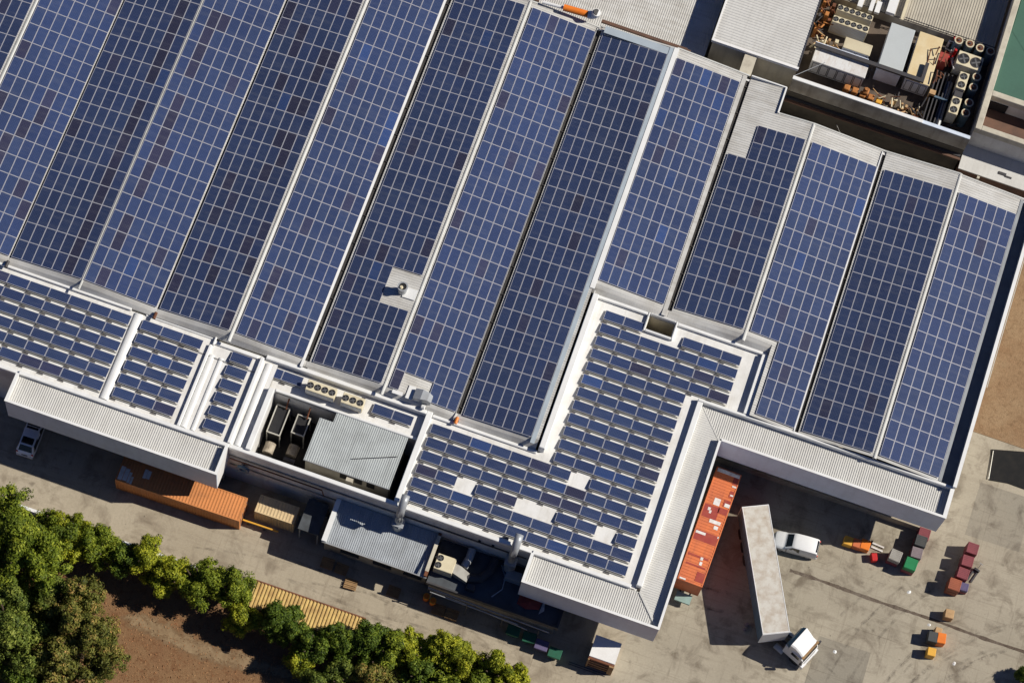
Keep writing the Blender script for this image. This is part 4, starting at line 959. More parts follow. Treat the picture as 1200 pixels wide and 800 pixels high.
# vans and cars: local +x is the front
def car(name, label, loc, rz, body, prof, cat, win, group=None, wheelx=(1.35, -1.3), r=.32, W_=.86):
    """prof: list of (x, z_sill, z_belt, z_top, half width at belt, half width at top)"""
    t = thing(name, label, cat, (loc[0], loc[1], 0), rz, group)
    def ring(p):
        x, zs, zb, zt, wb, wt = p; c = .09
        return [(x, -wb*.94, zs), (x, wb*.94, zs), (x, wb, (zs+zb)/2), (x, wb, zb), (x, wt, zt-c*.6), (x, wt-c*1.4, zt), (x, -wt+c*1.4, zt), (x, -wt, zt-c*.6), (x, -wb, zb), (x, -wb, (zs+zb)/2)]
    bo = MB().loft([ring(p) for p in prof]).build('body', body, t, world=False)
    bo.data.polygons.foreach_set('use_smooth', [True]*len(bo.data.polygons)); bo.data.set_sharp_from_angle(angle=math.radians(38))
    for nm, pts in win:
        MB().add(pts, [tuple(range(len(pts)))]).build(nm, 'glass_dark', t, world=False)
    for x in wheelx:
        for s in (-1, 1):
            w = MB().cyl((x, s*(W_-.16)-.1, r), (x, s*(W_-.16)+.1+.04*s, r), r, 18).build('wheel', 'tyre', t, world=False)
            MB().cyl((x, s*(W_-.16)+.1*s+.03*s, r), (x, s*(W_-.16)+.1*s+.06*s, r), r*.6, 12).build('rim', 'galv', w, world=False)
    return t
hp = [(2.14, .40, .62, .74, .62, .50), (2.06, .30, .78, .92, .76, .64), (1.8, .25, .88, 1.03, .83, .72), (1.25, .25, .94, 1.12, .87, .76), (1.0, .25, .97, 1.18, .88, .76), (.42, .25, .98, 1.76, .88, .73), (.1, .25, .98, 1.83, .88, .75), (-.8, .25, .98, 1.86, .88, .76), (-1.8, .25, .98, 1.83, .88, .75), (-2.0, .28, .96, 1.74, .87, .73), (-2.14, .33, .92, 1.15, .85, .79), (-2.2, .4, .75, .85, .80, .74)]
pv0 = at(911, 631, .9); pv1 = at(957.5, 640, 1.8); va = math.atan2(pv0.y-pv1.y, pv0.x-pv1.x); vc = (pv0+pv1)*.5
van = car('white_van', 'small white delivery van parked right of the long white trailer', (vc.x, vc.y), va-.0, 'car_white', hp, 'van',
    [('windscreen', [(.98, -.66, 1.215), (.98, .66, 1.215), (.44, .62, 1.757), (.44, -.62, 1.757)]), ('rear_window', [(-2.022, -.58, 1.70), (-2.022, .58, 1.70), (-2.15, .64, 1.2), (-2.15, -.64, 1.2)]),
     ('roof_edge_window', [(-1.84, -.60, 1.826), (-1.84, .60, 1.826), (-1.99, .58, 1.758), (-1.99, -.58, 1.758)])] +
    [('side_window', [(.75, s*.85, 1.05), (.3, s*.775, 1.68), (-.35, s*.78, 1.70), (-.4, s*.875, 1.05)]) for s in (-1, 1)])
for s in (-1, 1):
    MB().box(.78, .9, s*.95-.07, s*.95+.07, 1.0, 1.16).build('mirror', 'dark_metal', van, world=False)
    MB().box(-2.17, -2.1, s*.74-.07, s*.74+.07, .95, 1.3).build('tail_light', 'light_lens', van, world=False)
    MB().box(2.04, 2.1, s*.56-.13, s*.56+.13, .66, .8).build('headlight', 'patch_white', van, world=False)
MB().box(2.06, 2.2, -.7, .7, .32, .5).build('bumper', 'car_white', van, world=False)
sp = [(2.2, .4, .7, .85, .74, .6), (2.05, .32, .85, 1.02, .84, .72), (1.1, .3, .95, 1.12, .9, .78), (.35, .3, 1.0, 1.68, .9, .7), (-.1, .3, 1.0, 1.74, .9, .71), (-1.55, .3, 1.0, 1.70, .9, .70), (-2.05, .35, 1.0, 1.12, .88, .78), (-2.25, .42, .8, .92, .82, .74)]
ps0 = at(25, 527, 1.1); sa = math.radians(90+2)
suv = car('white_car', 'white car parked in shade below the left end of the canopy', (ps0.x+.3, ps0.y+2.0), sa, 'car_silver', sp, 'car',
    [('rear_window', [(-1.62, -.58, 1.665), (-1.62, .58, 1.665), (-2.03, .66, 1.15), (-2.03, -.66, 1.15)]), ('windscreen', [(1.02, -.66, 1.15), (1.02, .66, 1.15), (.4, .6, 1.66), (.4, -.6, 1.66)]),
     ('roof_glass', [(.3, -.56, 1.715), (.3, .56, 1.715), (-1.45, .56, 1.725), (-1.45, -.56, 1.725)])] +
    [('side_window', [(.9, s*.88, 1.08), (.25, s*.72, 1.62), (-1.5, s*.72, 1.64), (-1.85, s*.88, 1.1)]) for s in (-1, 1)])
for s in (-1, 1):
    MB().box(-2.2, -2.08, s*.74-.1, s*.74+.1, .82, 1.05).build('tail_light', 'light_lens', suv, world=False)
    MB().box(.75, .9, s*1.0-.1, s*1.0+.1, 1.0, 1.2).build('mirror', 'car_silver', suv, world=False)
MB().box(-2.33, -2.2, -.8, .8, .4, .62).build('bumper', 'car_silver', suv, world=False)
MB().box(-2.28, -2.25, -.28, .28, .66, .82).build('number_plate', 'dark_metal', suv, world=False)
# small rusty container with white roof
sc = thing('small_container', 'small white-roofed container with rusty orange end wall below the corner canopy', 'container', (12.4, -11.5, 0))
MB().box(11.2, 13.6, -11.5, -9.4, .15, 2.5).build('body', 'white_paint', sc)
MB().box(11.15, 13.65, -11.45, -9.35, 2.5, 2.6).build('roof', 'white_paint', sc)
MB().box(11.15, 13.65, -11.7, -11.5, 0, 2.55).build('end_wall', 'rust', sc)
em = MB()
for z in (.5, 1.2, 1.9): em.box(11.25, 13.2, -11.78, -11.7, z, z+.15)
em.box(13.2, 13.66, -11.85, -11.7, 0, 2.58).box(11.14, 11.3, -11.82, -11.7, 0, 2.58)
em.build('end_frame', 'wood', sc)
lm = MB()
for y in (-11.95, -12.15): lm.box(9.6, 13.2, y, y+.05, .01, .06)
solo('ground_strips', lm, 'dark_metal', 'thin dark strips on the ground beside the small rusty container', 'bars', (11.4, -12.05, 0))  # two thin dark strips just above the ground
# crate stacks
def crate_stack(label, cx, cy, s, h, n, mat, rz=0.0, group=None, top=None):
    t = thing('crate_stack', label, 'crates', (cx, cy, 0), rz, group)
    dz = h/n
    for i in range(n):
        z0 = i*dz+.02; z1 = (i+1)*dz-.02; a_ = s/2
        c = MB(); c.bbox(-a_, a_, -a_, a_, z0+.10, z1, .03)
        for yy in (-a_+.02, -.07, a_-.16): c.box(-a_, a_, yy, yy+.14, z0, z0+.10)
        k = c.build('crate', top if (top and i == n-1) else mat, t, world=False)
        r_ = MB()
        for q in range(5):
            u = -a_+.1+q*(s-.2)/4
            for sy in (-1, 1): r_.box(u-.025, u+.025, sy*a_-.012, sy*a_+.012, z0+.14, z1-.06); r_.box(sy*a_-.012, sy*a_+.012, u-.025, u+.025, z0+.14, z1-.06)
        for q in range(6):
            u = -a_+.1+q*(s-.2)/5
            r_.box(-a_+.03, a_-.03, u-.03, u+.03, z1-.01, z1+.022)
        for u in (-a_+.03, a_-.09): r_.box(u, u+.06, -a_+.02, a_-.02, z1-.01, z1+.024)
        k2 = r_.build('rib', top if (top and i == n-1) else mat, k, world=False)
    return t
def ctr(pts, z, ox, oy, sc_=10):
    q = [at(ox+x/sc_, oy+y/sc_, z) for x, y in pts]; c = sum(q, Vector())/4; return c.x, c.y
gr = 'maroon crate stacks in the right-hand row'
gl_ = 'mixed crate stacks below the canopy end'
x, y = ctr([(565, 140), (680, 180), (635, 300), (525, 260)], 1.65, 1080, 620); crate_stack('maroon crate stack at the far top end of the right-hand row', x, y, 1.08, 1.65, 2, 'maroon', .0, gr)
x, y = ctr([(510, 280), (620, 320), (570, 455), (470, 415)], 1.65, 1080, 620); crate_stack('maroon crate stack, second from the top of the right-hand row', x, y, 1.08, 1.65, 2, 'maroon', .03, gr)
x, y = ctr([(460, 425), (570, 460), (515, 600), (415, 565)], 1.65, 1080, 620); crate_stack('maroon crate stack next to the faded orange one in the right-hand row', x, y, 1.08, 1.65, 2, 'maroon', -.03, gr)
x, y = ctr([(350, 555), (470, 600), (425, 740), (310, 690)], 1.65, 1080, 620); crate_stack('faded orange crate stack at the bottom of the right-hand row', x, y, 1.15, 1.75, 2, 'brick_orange', .0, gr)
x, y = ctr([(480, 620), (550, 655), (520, 715), (455, 690)], 1.1, 1080, 620); crate_stack('low purple crate tucked beside the faded orange stack', x, y, .8, 1.1, 2, 'maroon', .05, gr, top='purple')
x, y = ctr([(490, 160), (620, 205), (580, 310), (455, 270)], 1.5, 1030, 600); crate_stack('dark red crate stack half hidden by the canopy fascia', x, y-.1, 1.1, 1.5, 2, 'maroon', 0, gl_)
x, y = ctr([(450, 250), (580, 290), (530, 410), (425, 380)], 1.65, 1030, 600); crate_stack('charcoal crate stack between dark red and mauve stacks', x, y, 1.08, 1.65, 2, 'maroon', 0, gl_, top='charcoal')
x, y = ctr([(420, 390), (520, 430), (475, 560), (370, 500)], 1.5, 1030, 600); crate_stack('mauve grey crate stack just above the green one', x, y, 1.05, 1.5, 2, 'maroon', .05, gl_, top='mauve')
x, y = ctr([(340, 510), (475, 570), (410, 690), (290, 630)], 1.65, 1030, 600); crate_stack('crate stack with bright green top at the lower end of the row', x, y, 1.15, 1.65, 2, 'maroon', -.05, gl_, top='green')
x, y = ctr([(180, 410), (290, 460), (220, 590), (105, 550)], 1.65, 1030, 600); crate_stack('grey beige crate stack standing left of the green one', x, y, 1.1, 1.65, 2, 'maroon', -.08, gl_, top='grey_beige')
def small_crate(label, px, py, z, s, mat, rz=0.0, group=None, sy=None):
    p = at(px, py, z); t = thing('crate', label, 'crate', (p.x, p.y, 0), rz, group); a_ = s/2; b_ = (sy or s)/2
    MB().bbox(-a_, a_, -b_, b_, .1, z, .04).build('box', mat, t, world=False)
    f = MB()
    for yy in (-b_+.02, b_-.14): f.box(-a_, a_, yy, yy+.12, 0, .1)
    f.box(-.06, .06, -b_+.03, b_-.03, .03, .099)
    for s_ in (-1, 1):
        for q in (-.5, 0, .5): f.box(q*a_-.03, q*a_+.03, s_*b_-.012, s_*b_+.012, .12, z-.06)
    f.build('skid', mat, t, world=False); return t
g = 'orange and yellow crates near the van'
small_crate('yellow crate at the left end of the short orange line by the van', 994.5, 633, .9, .85, 'yellow', 0, g)
small_crate('red orange crate in the middle of the short line by the van', 1005, 636, .95, .85, 'orange_red', 0, g)
small_crate('large orange crate at the right end of the short line by the van', 1014.5, 637.5, 1.0, .9, 'bright_orange', 0, g, 1.0)
small_crate('small red crate on the ground left of the grey crate stack', 1025, 652, .8, .55, 'red', .4, g, .75)
g = 'lone crates beside the drain line'
small_crate('tan wooden crate standing alone above the drain line', 1113, 718.5, 1.2, .85, 'wood_pale', .1, g)
small_crate('bright orange crate next to the black one below the drain line', 1103.5, 747, 1.3, .85, 'bright_orange', .15, g, 1.0)
small_crate('black crate left of the bright orange crate', 1093.8, 745.5, 1.3, .95, 'charcoal', .1, g, 1.0)
small_crate('small tan crate touching the top of the black crate', 1100, 738.5, 1.1, .65, 'wood_pale', 0, g)
small_crate('yellow orange crate lowest of the lone crates', 1092, 763, 1.2, .8, 'yellow', .1, g)
def pallet_jack(label, x, y, rz, mat):
    t = thing('pallet_jack', label, 'pallet jack', (x, y, 0), rz, 'hand pallet jacks in the yard')
    MB().box(-.28, -.12, -1.2, 0, .08, .16).box(.12, .28, -1.2, 0, .08, .16).build('fork', mat, t, world=False)
    MB().box(-.3, .3, 0, .18, .06, .45).build('pump_block', 'dark_metal', t, world=False)
    MB().tube([(0, .12, .4), (0, .45, 1.1), (0, .5, 1.2)], .03, 8).tube([(-.2, .5, 1.2), (.2, .5, 1.2)], .03, 8).build('handle', 'galv', t, world=False)
    MB().cyl((-.1, .1, .08), (.1, .1, .08), .08, 12).build('wheel', 'tyre', t, world=False)
j = at(1143.5, 669, .1); pallet_jack('dark hand pallet jack right of the maroon crate row', j.x, j.y, -.3, 'dark_metal')
j = at(1021, 639, .1); pallet_jack('pale hand pallet jack beside the large orange crate', j.x, j.y+.1, 1.5, 'patch_white')
# litter
for i, (px, py, lab) in enumerate(((978, 763, 'white scrap on concrete right of the truck cab'), (1118, 777, 'white scrap on concrete below the yellow crate'), (1065, 693, 'white scrap on concrete below the green crate stack'), (1089, 732, 'white scrap by the drain line near the orange crate'))):
    p = at(px, py, 0); q = random.Random(i); V = []
    for k in range(7): a_ = k*6.283/7; r_ = q.uniform(.12, .24); V.append((r_*math.cos(a_), r_*math.sin(a_), .008))
    V.append((.03, .02, .11))
    MBx = MB().add(V, [(k, (k+1) % 7, 7) for k in range(7)]); MBx.v = [(a_+p.x, b_+p.y, c_) for a_, b_, c_ in MBx.v]
    solo('litter', MBx, 'cap_white', lab, 'litter', (p.x, p.y, 0), 'pieces of white litter in the yard')
p = at(875.5, 731, .3); bm_ = MB().cyl((p.x, p.y, 0), (p.x, p.y, .5), .22, 12, .14).cyl((p.x-.1, p.y-.5, 0), (p.x-.1, p.y-.5, .4), .16, 10, .1)
solo('sack', bm_, 'mauve', 'small pale sacks on the ground in the trailer shadow', 'sacks', (p.x, p.y, 0))
# yellow barrier pole by orange container
t = thing('barrier_pole', 'yellow barrier pole lying level beside the orange container', 'barrier', (-21.7, -9.7, 0))
MB().tube([(-23.4, -9.66, .85), (-19.9, -9.62, .85)], .09, 10).build('pole', 'yellow', t)
MB().box(-21.4, -21.2, -9.75, -9.55, 0, .9).box(-23.0, -22.85, -9.75, -9.55, 0, .8).build('post', 'dark_metal', t)
# dark sheet in place of a soft cast shadow, with pale edge bar
t = thing('shadow_mat', 'flat dark sheet standing for a cast shadow with a pale edge bar at right', 'tarpaulin', (45, 20.5, 0))
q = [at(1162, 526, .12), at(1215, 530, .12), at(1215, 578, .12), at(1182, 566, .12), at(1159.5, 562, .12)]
MB().prism([(v_.x, v_.y) for v_ in q][::-1], .02, .1).build('sheet', 'shadow_sheet', t)
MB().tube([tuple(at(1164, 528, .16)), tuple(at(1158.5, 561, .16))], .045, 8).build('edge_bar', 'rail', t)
# boundary wall and yellow shed
t = thing('boundary_wall', 'low white boundary wall between the road and the tree row', 'wall', (-15, -15.6, 0))
MB().box(-70, 12, -15.68, -15.52, 0, 1.15).build('panel', 'white_wall', t)
MB().box(-70, 12, -15.75, -15.45, 1.15, 1.27).build('coping', 'cap_white', t)
t = thing('yellow_shed', 'long low shed with yellow ribbed roof between the road and trees', 'shed', (-14.8, -16.6, 0))
rm = corrug_y(MB(), -20.0, -9.4, K_(-17.6), K_(-15.15), lambda x, y: 2.05+(y+17.6)*.06, .34, .09)
rm.build('roof', 'yellow_pale', t)
MB().box(-20.05, -9.35, -15.15, -15.02, 1.95, 2.28).build('edge_beam', 'rust', t)
pm = MB()
for x in (-19.9, -16.4, -13, -9.6):
    for y in (-17.5, -15.3): pm.box(x, x+.12, y, y+.12, 0, 2.0)
pm.build('post', 'dark_metal', t)
# ------------------------------------------------------------------ buildings behind the warehouse
t = thing('ribbed_roof_building', 'low building with pale ribbed roof behind the upper edge of the warehouse', 'building', (-12, 60, 0))
corrug_y(MB(), -34, 3.0, K_(48.15), K_(80), lambda x, y: 6.6, .22, .04).build('roof', 'sheet', t)
MB().box(-34, 3.0, 47.98, 48.15, 6.4, 6.72).build('gutter', 'brown_pipe', t)
MB().box(-34, 3.0, 48.2, 48.4, 0, 6.4).build('wall', 'stained_wall', t)
t = thing('white_roof_building', 'tall building with plain white ribbed roof left of the rooftop machinery', 'building', (7.5, 60, 0))
corrug_x(MB(), 49.75, 80, K_(3.3), K_(12.0), K_(9.2), .30, .035).build('roof', 'sheet_rib', t)
MB().box(3.15, 12.1, 49.5, 49.75, 8.9, 9.32).box(3.15, 3.3, 49.75, 80, 8.9, 9.3).build('eave_trim', 'white_paint', t)
MB().box(11.98, 12.1, 49.75, 80, 9.0, 9.3).build('edge_flashing', 'dark_metal', t)
MB().box(3.3, 12.0, 49.6, 49.75, 0, 8.9).box(3.3, 3.45, 49.75, 80, 0, 8.9).box(11.8, 11.98, 49.75, 80, 0, 8.9).build('wall', 'cream_wall', t)
MB().box(6.7, 7.9, 47.3, 49.5, 7.2, 9.0).build('chute', 'cream_wall', t)
# plant court
t = thing('plant_court_building', 'walled rooftop plant court crowded with air conditioning machinery', 'building', (21, 54, 0))
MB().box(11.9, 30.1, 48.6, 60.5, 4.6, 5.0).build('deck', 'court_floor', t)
MB().box(11.9, 30.1, 48.55, 48.8, 6.4, 8.9).build('wall', 'stained_wall', t)
MB().box(11.9, 30.1, 48.5, 48.8, 0, 6.4).build('lower_wall', 'shaded_wall', t)  # lower part coloured darker to paint in the shade of the alley
MB().box(11.9, 30.1, 60.2, 60.4, 4.8, 6.4).build('back_wall', 'stained_wall', t)
MB().box(11.85, 25.2, 48.5, 48.86, 8.9, 9.05).build('coping', 'cap_white', t)
MB().box(25.2, 30.05, 48.5, 48.86, 8.88, 9.0).build('coping', 'fascia', t)
corrug_y(MB(), 12.1, 30.0, K_(60.3), K_(80), K_(6.5), .26, .045).build('roof', 'beige_sheet', t)
rl = MB().tube([(20.6, 60.1, 7.2), (30.0, 60.1, 7.2)], .05, 8).tube([(20.6, 60.1, 6.8), (30.0, 60.1, 6.8)], .04, 8)
for x in range(21, 31, 2): rl.box(x, x+.05, 60.08, 60.13, 6.4, 7.2)
rl.build('railing', 'dark_metal', t)
MB().box(11.5, 30.1, 47.9, 48.15, 5.2, 5.4).build('pipe_tray', 'brown_pipe', t)
MB().box(11.6, 30.0, 48.2, 48.45, 5.3, 5.5).build('pipe_tray', 'dark_metal', t)
MB().box(12.0, 15.2, 44.6, 46.6, 0, 2.6).build('store_room', 'stained_wall', t)
MB().tube([(17.5, 47.4, 5), (18.4, 44.2, 8.6)], .02, 5).build('cable', 'patch_white', t)
MB().tube([(11.9, 48.9, 8.9), (14.4, 51.8, 8.2)], .03, 5).build('cable', 'galv', t)
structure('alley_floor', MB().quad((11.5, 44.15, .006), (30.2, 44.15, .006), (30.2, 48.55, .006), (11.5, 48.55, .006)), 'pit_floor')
gA = 'cream fan banks in the plant court'
condenser('fan_bank', 'cream six-fan bank, rear one of two in the plant court', 13.9, 17.55, 58.35, 58.98, 5.0, 7.4, 6, 'ac_cream', gA, False, .26)
condenser('fan_bank', 'cream six-fan bank, front one of two in the plant court', 13.8, 17.5, 56.9, 57.65, 5.0, 7.4, 6, 'ac_cream', gA, False, .27)
condenser('cooling_unit', 'cream unit with two large black fans near the green building', 26.7, 29.25, 56.85, 58.4, 5.0, 7.5, 2, 'ac_cream', None, True, .58)
gB = 'narrow two-fan units in the plant court'
for (yc, lab) in ((55.3, 'narrow cream unit with two stacked fans, upper of two in the plant court'), (52.4, 'narrow cream unit with two stacked fans, lower of two in the plant court')):
    condenser('fan_unit', lab, 27.4, 28.35, yc-.95, yc+.95, 5.0, 7.4, 1, 'ac_cream', gB, True, .36, 2)
MB_ = MB().box(27.5, 28.3, 53.5, 54.2, 5.0, 7.1); solo('valve_box', MB_, 'dark_metal', 'dark boxy valve between the two narrow fan units', 'valve box', (27.9, 53.8, 5.0))
def cabinet(label, x0, x1, y0, y1, z1, mat, doors):
    t = thing('plant_cabinet', label, 'plant cabinet', ((x0+x1)/2, (y0+y1)/2, 5.0), 0, 'large cabinets in the plant court')
    MB().box(x0+.05, x1-.05, y0+.05, y1-.05, 5.0, z1-.1).build('body', 'ac_side', t)
    MB().bbox(x0, x1, y0, y1, z1-.1, z1, .04).build('roof', mat, t)
    for i in range(doors):
        p = (x1-x0-.3)/doors; xa = x0+.15+i*p
        f = MB().box(xa+.05, xa+p-.05, y0+.02, y0+.05, 5.25, z1-.35).build('access_door', 'ac_side', t)
        b = MB(); xb, xc, za, zb_ = xa+.05, xa+p-.05, 5.25, z1-.35
        b.box(xb, xb+.05, y0+.0, y0+.02, za, zb_).box(xc-.05, xc, y0+.0, y0+.02, za, zb_).box(xb+.05, xc-.05, y0, y0+.02, zb_-.05, zb_).box(xb+.05, xc-.05, y0, y0+.02, za, za+.05)
        b.build('seal', 'dark_metal', f)
    return t
cA = cabinet('white rust-stained cabinet with row of access doors at the left of the plant court', 13.1, 18.62, 51.95, 54.05, 7.5, 'ac_white', 6)
cabinet('square beige cabinet behind the rust-stained white cabinet', 15.6, 18.42, 54.75, 56.0, 7.0, 'ac_beige', 2)
cG = cabinet('long light grey cabinet in the middle of the plant court', 19.45, 21.95, 53.5, 58.9, 7.5, 'ac_grey', 0)
cC = cabinet('long yellowed cream cabinet right of the light grey one', 22.4, 24.9, 53.45, 59.0, 7.5, 'ac_cream2', 3)
t = thing('plant_duct', 'dark elevated duct crossing in front of the plant court cabinets', 'duct', (18.5, 53.6, 7.6))
MB().box(12.9, 24.2, 53.35, 53.75, 7.75, 8.0).build('trunk', 'dark_metal', t)
MB().box(23.85, 24.2, 53.75, 55.6, 7.75, 8.0).build('branch', 'dark_metal', t)
MB().box(12.9, 18.4, 53.75, 53.82, 7.75, 8.04).build('edge', 'ac_side', t)
for x in (13.5, 19.0, 22.2): MB().box(x, x+.1, 53.5, 53.6, 5.0, 7.75).build('post', 'dark_metal', t)
t = thing('pipe_cage', 'rusty pipe bundle standing beside the yellowed cream cabinet', 'pipes', (25.3, 55, 5.0))
q = random.Random(5); pm = MB()
for i in range(9):
    x = 24.0+q.uniform(0, 1.9); y = 53.6+q.uniform(0, 3.4)
    pm.tube([(x, y, 7.2+q.uniform(0, .9)), (x+q.uniform(-.2, .2), y+q.uniform(.6, 1.6), 7.4+q.uniform(0, .7)), (x+q.uniform(.2, .7), y+q.uniform(.6, 1.6), 6.2)], .06, 7)
pm.build('pipe', 'rust', t)
MB().box(25.0, 25.9, 56.9, 57.9, 5.0, 6.9).build('red_frame', 'patch_red', t)
MB().box(25.15, 25.75, 53.1, 53.6, 5.0, 6.8).build('valve_box', 'wood_pale', t)
t = thing('pump_skid', 'dark pump frame filling the gap right of the cream cabinet', 'pump', (26, 52.5, 5.0))
sk = MB()
for i in range(5): sk.box(25.3+i*.38, 25.42+i*.38, 50.2, 56.2, 5.0, 6.2)
sk.build('frame', 'dark_metal', t)
MB().box(25.25, 27.1, 50.0, 50.2, 5, 6.4).box(25.25, 27.1, 53.1, 53.3, 5, 6.4).build('cross_beam', 'blue_steel_and_shade', t)
MB().cyl((26.9, 50.0, 5.8), (26.9, 55.5, 5.8), .3, 12).build('vessel', 'galv', t)
gC = 'steel cylinders with brown tops in the plant court'
names = [('upper', 'first'), ('upper', 'second'), ('upper', 'third'), ('upper', 'fourth')]
rp = [(29.1, 56.18, 'top cylinder of the vertical row by the tall wall'), (29.08, 54.97, 'second cylinder down in the vertical row by the tall wall'), (29.12, 53.18, 'third cylinder down in the vertical row by the tall wall'), (29.09, 51.98, 'lowest cylinder in the vertical row by the tall wall'),
      (26.34, 59.46, 'leftmost cylinder in the rear row by the beige roof'), (27.49, 59.5, 'second cylinder from left in the rear row by the beige roof'), (28.58, 59.41, 'third cylinder from left in the rear row by the beige roof'), (29.65, 59.42, 'rightmost cylinder in the rear row, nearest the tall wall')]
for x, y, lab in rp:
    t = thing('plant_cylinder', 'blue-grey ' + lab, 'cylinder', (x, y, 5.0), 0, gC)
    MB().cyl((x, y, 5.0), (x, y, 7.35), .44, 18).build('shell', 'blue_steel_and_shade', t)
    MB().ring((x, y), .32, .44, 7.35, 7.46, 20).build('flange', 'ac_beige', t)
    MB().cyl((x, y, 7.38), (x, y, 7.44), .34, 16).build('top_plate', 'rust', t)
    MB().cyl((x, y, 7.44), (x, y, 7.56), .10, 10).build('cap_nut', 'dark_metal', t)
# white ducts at the top edge of the plant court
t = thing('white_ducts', 'white ducts running over the beige ribbed roof behind the plant court', 'ducts', (19, 62, 6.6))
MB().box(18.6, 19.5, 60.0, 68, 6.8, 7.3).build('large_duct', 'cap_white', t)
MB().box(20.2, 20.5, 59.8, 66, 6.8, 7.1).build('small_duct', 'ac_cream', t)
MB().box(15.7, 16.2, 59.6, 61.8, 6.6, 7.2).box(16.9, 17.3, 59.6, 61.2, 6.6, 7.1).box(17.5, 18.0, 59.7, 61.0, 6.6, 7.0).build('duct_stub', 'cap_white', t)
# scrap
gS = 'orange valve boxes along the plant court wall'
q = random.Random(9)
for i in range(5):
    x = 17.0+i*.85; y = 50.95-i*.08
    mb = MB().bbox(x, x+.62, y, y+.6, 5.0, 6.0+.1*(i % 2), .06); mb.box(x+.12, x+.5, y-.05, y, 5.2, 5.8)
    solo('valve_box', mb, 'rust_orange' if i != 4 else 'yellow', ('orange valve box, %s from left along the plant court wall' % ORD[i+1]) if i != 4 else 'yellow valve box at the right end of the orange ones', 'valve box', (x+.3, y+.3, 5.0), gS)
solo('gas_valve', MB().bbox(18.9, 19.5, 51.0, 51.7, 5.0, 6.4, .1).cyl((19.2, 51.35, 6.4), (19.2, 51.35, 6.7), .18, 12), 'rust_orange', 'orange capped valve standing at the corner of the white cabinet', 'valve', (19.2, 51.35, 5.0))
def junk(name, label, x0, x1, y0, y1, n, mats, zt, cat, seed):
    q = random.Random(seed); t = thing(name, label, cat, ((x0+x1)/2, (y0+y1)/2, 5.0))
    nm = {'wood_pale': 'timber', 'rust': 'pipe', 'dark_metal': 'machine_part', 'ac_cream': 'fitting', 'rust_orange': 'valve', 'patch_white': 'lagging', 'red': 'red_pipe'}
    for mname in mats:
        for i in range(n):
            mb = MB(); x = q.uniform(x0, x1); y = q.uniform(y0, y1); z = q.uniform(5.05, zt)
            if q.random() < .5:
                a_ = q.uniform(0, 6.28); l = q.uniform(.4, 1.3); mb.tube([(x, y, z), (x+l*math.cos(a_), y+l*math.sin(a_), z+q.uniform(-.2, .5))], q.uniform(.04, .1), 6)
            else:
                w = q.uniform(.12, .4); mb.bbox(x, x+w, y, y+w*q.uniform(.6, 1.4), 5.0, z, .02)
            mb.build(nm[mname], mname, t)
    return t
junk('scrap_pile', 'heap of rusty pipes and fittings behind the plant court parapet', 20.6, 25.2, 49.2, 51.6, 22, ['rust', 'dark_metal', 'ac_cream', 'wood_pale'], 6.6, 'scrap', 1)
junk('pipe_manifold', 'orange and rusty pipe fittings beside the white ribbed roof', 12.3, 13.5, 55.4, 60, 14, ['rust', 'dark_metal', 'rust_orange'], 7.0, 'pipes', 2)
junk('timber_heap', 'heap of tan offcuts on the unit behind the white cabinet', 13.0, 14.9, 54.3, 55.4, 16, ['wood_pale', 'ac_cream'], 7.0, 'timber', 3)
junk('valve_cluster', 'red and dark valve cluster left of the two-fan cream unit', 25.2, 26.4, 57.4, 59.6, 9, ['red', 'dark_metal', 'patch_white'], 6.9, 'valves', 4)
junk('floor_pipework', 'dark pipework on the shaded plant court floor right of the scrap heap', 25.2, 28.6, 49.2, 51.6, 9, ['dark_metal', 'rust'], 5.8, 'pipes', 6)
# green-roofed building
t = thing('green_roof_building', 'taller cream building with green sheet roof at the top right corner', 'building', (40, 58, 0))
MB().box(30.9, 70, 54.6, 95, 8.3, 8.45).build('roof', 'green_roof', t)
MB().add([(31.0, 61.8, 8.47), (38.2, 54.65, 8.47), (70, 54.65, 9.6), (70, 95, 9.6), (31.0, 95, 8.8)], [(0, 1, 2, 3, 4)]).build('roof_slope', 'green_roof', t)
MB().bbox(30.25, 30.88, 50.0, 95, 7.9, 8.8, .04).bbox(30.88, 70, 54.0, 54.6, 7.9, 8.8, .04).bbox(30.88, 70, 50.0, 50.55, 7.9, 8.8, .04).build('parapet', 'cream_wall', t)
MB().box(30.3, 70, 50.05, 50.25, 0, 7.9).box(30.3, 30.5, 50.25, 95, 0, 7.9).box(30.5, 70, 54.1, 54.3, 0, 7.9).build('wall', 'white_wall', t)
MB().box(30.5, 70, 50.25, 54.1, 5.9, 6.05).build('balcony_floor', 'brown_pipe', t)
MB().box(31.0, 32.9, 54.0, 54.09, 6.1, 7.6).build('balcony_opening', 'black', t)
t = thing('pale_shed', 'low shed with flat pale roof below the cream building wall', 'shed', (36, 48, 0))
MB().box(30.2, 60, 47.2, 50.03, 4.9, 5.05).build('roof', 'sheet_rib', t)
MB().box(30.3, 60, 47.3, 47.45, 0, 4.9).box(30.3, 30.45, 47.45, 50, 0, 4.9).build('wall', 'brown_pipe', t)
MB().box(32.2, 32.45, 46.7, 46.95, 0, 5.3).build('post', 'cream_wall', t)
solo('roof_debris', MB().bbox(34.1, 34.9, 48.0, 48.3, 5.05, 5.15, .02).bbox(34.8, 35.5, 47.9, 48.1, 5.05, 5.12, .02), 'dark_metal', 'few dark scraps lying on the flat pale shed roof', 'debris', (34.6, 48.1, 5.05))
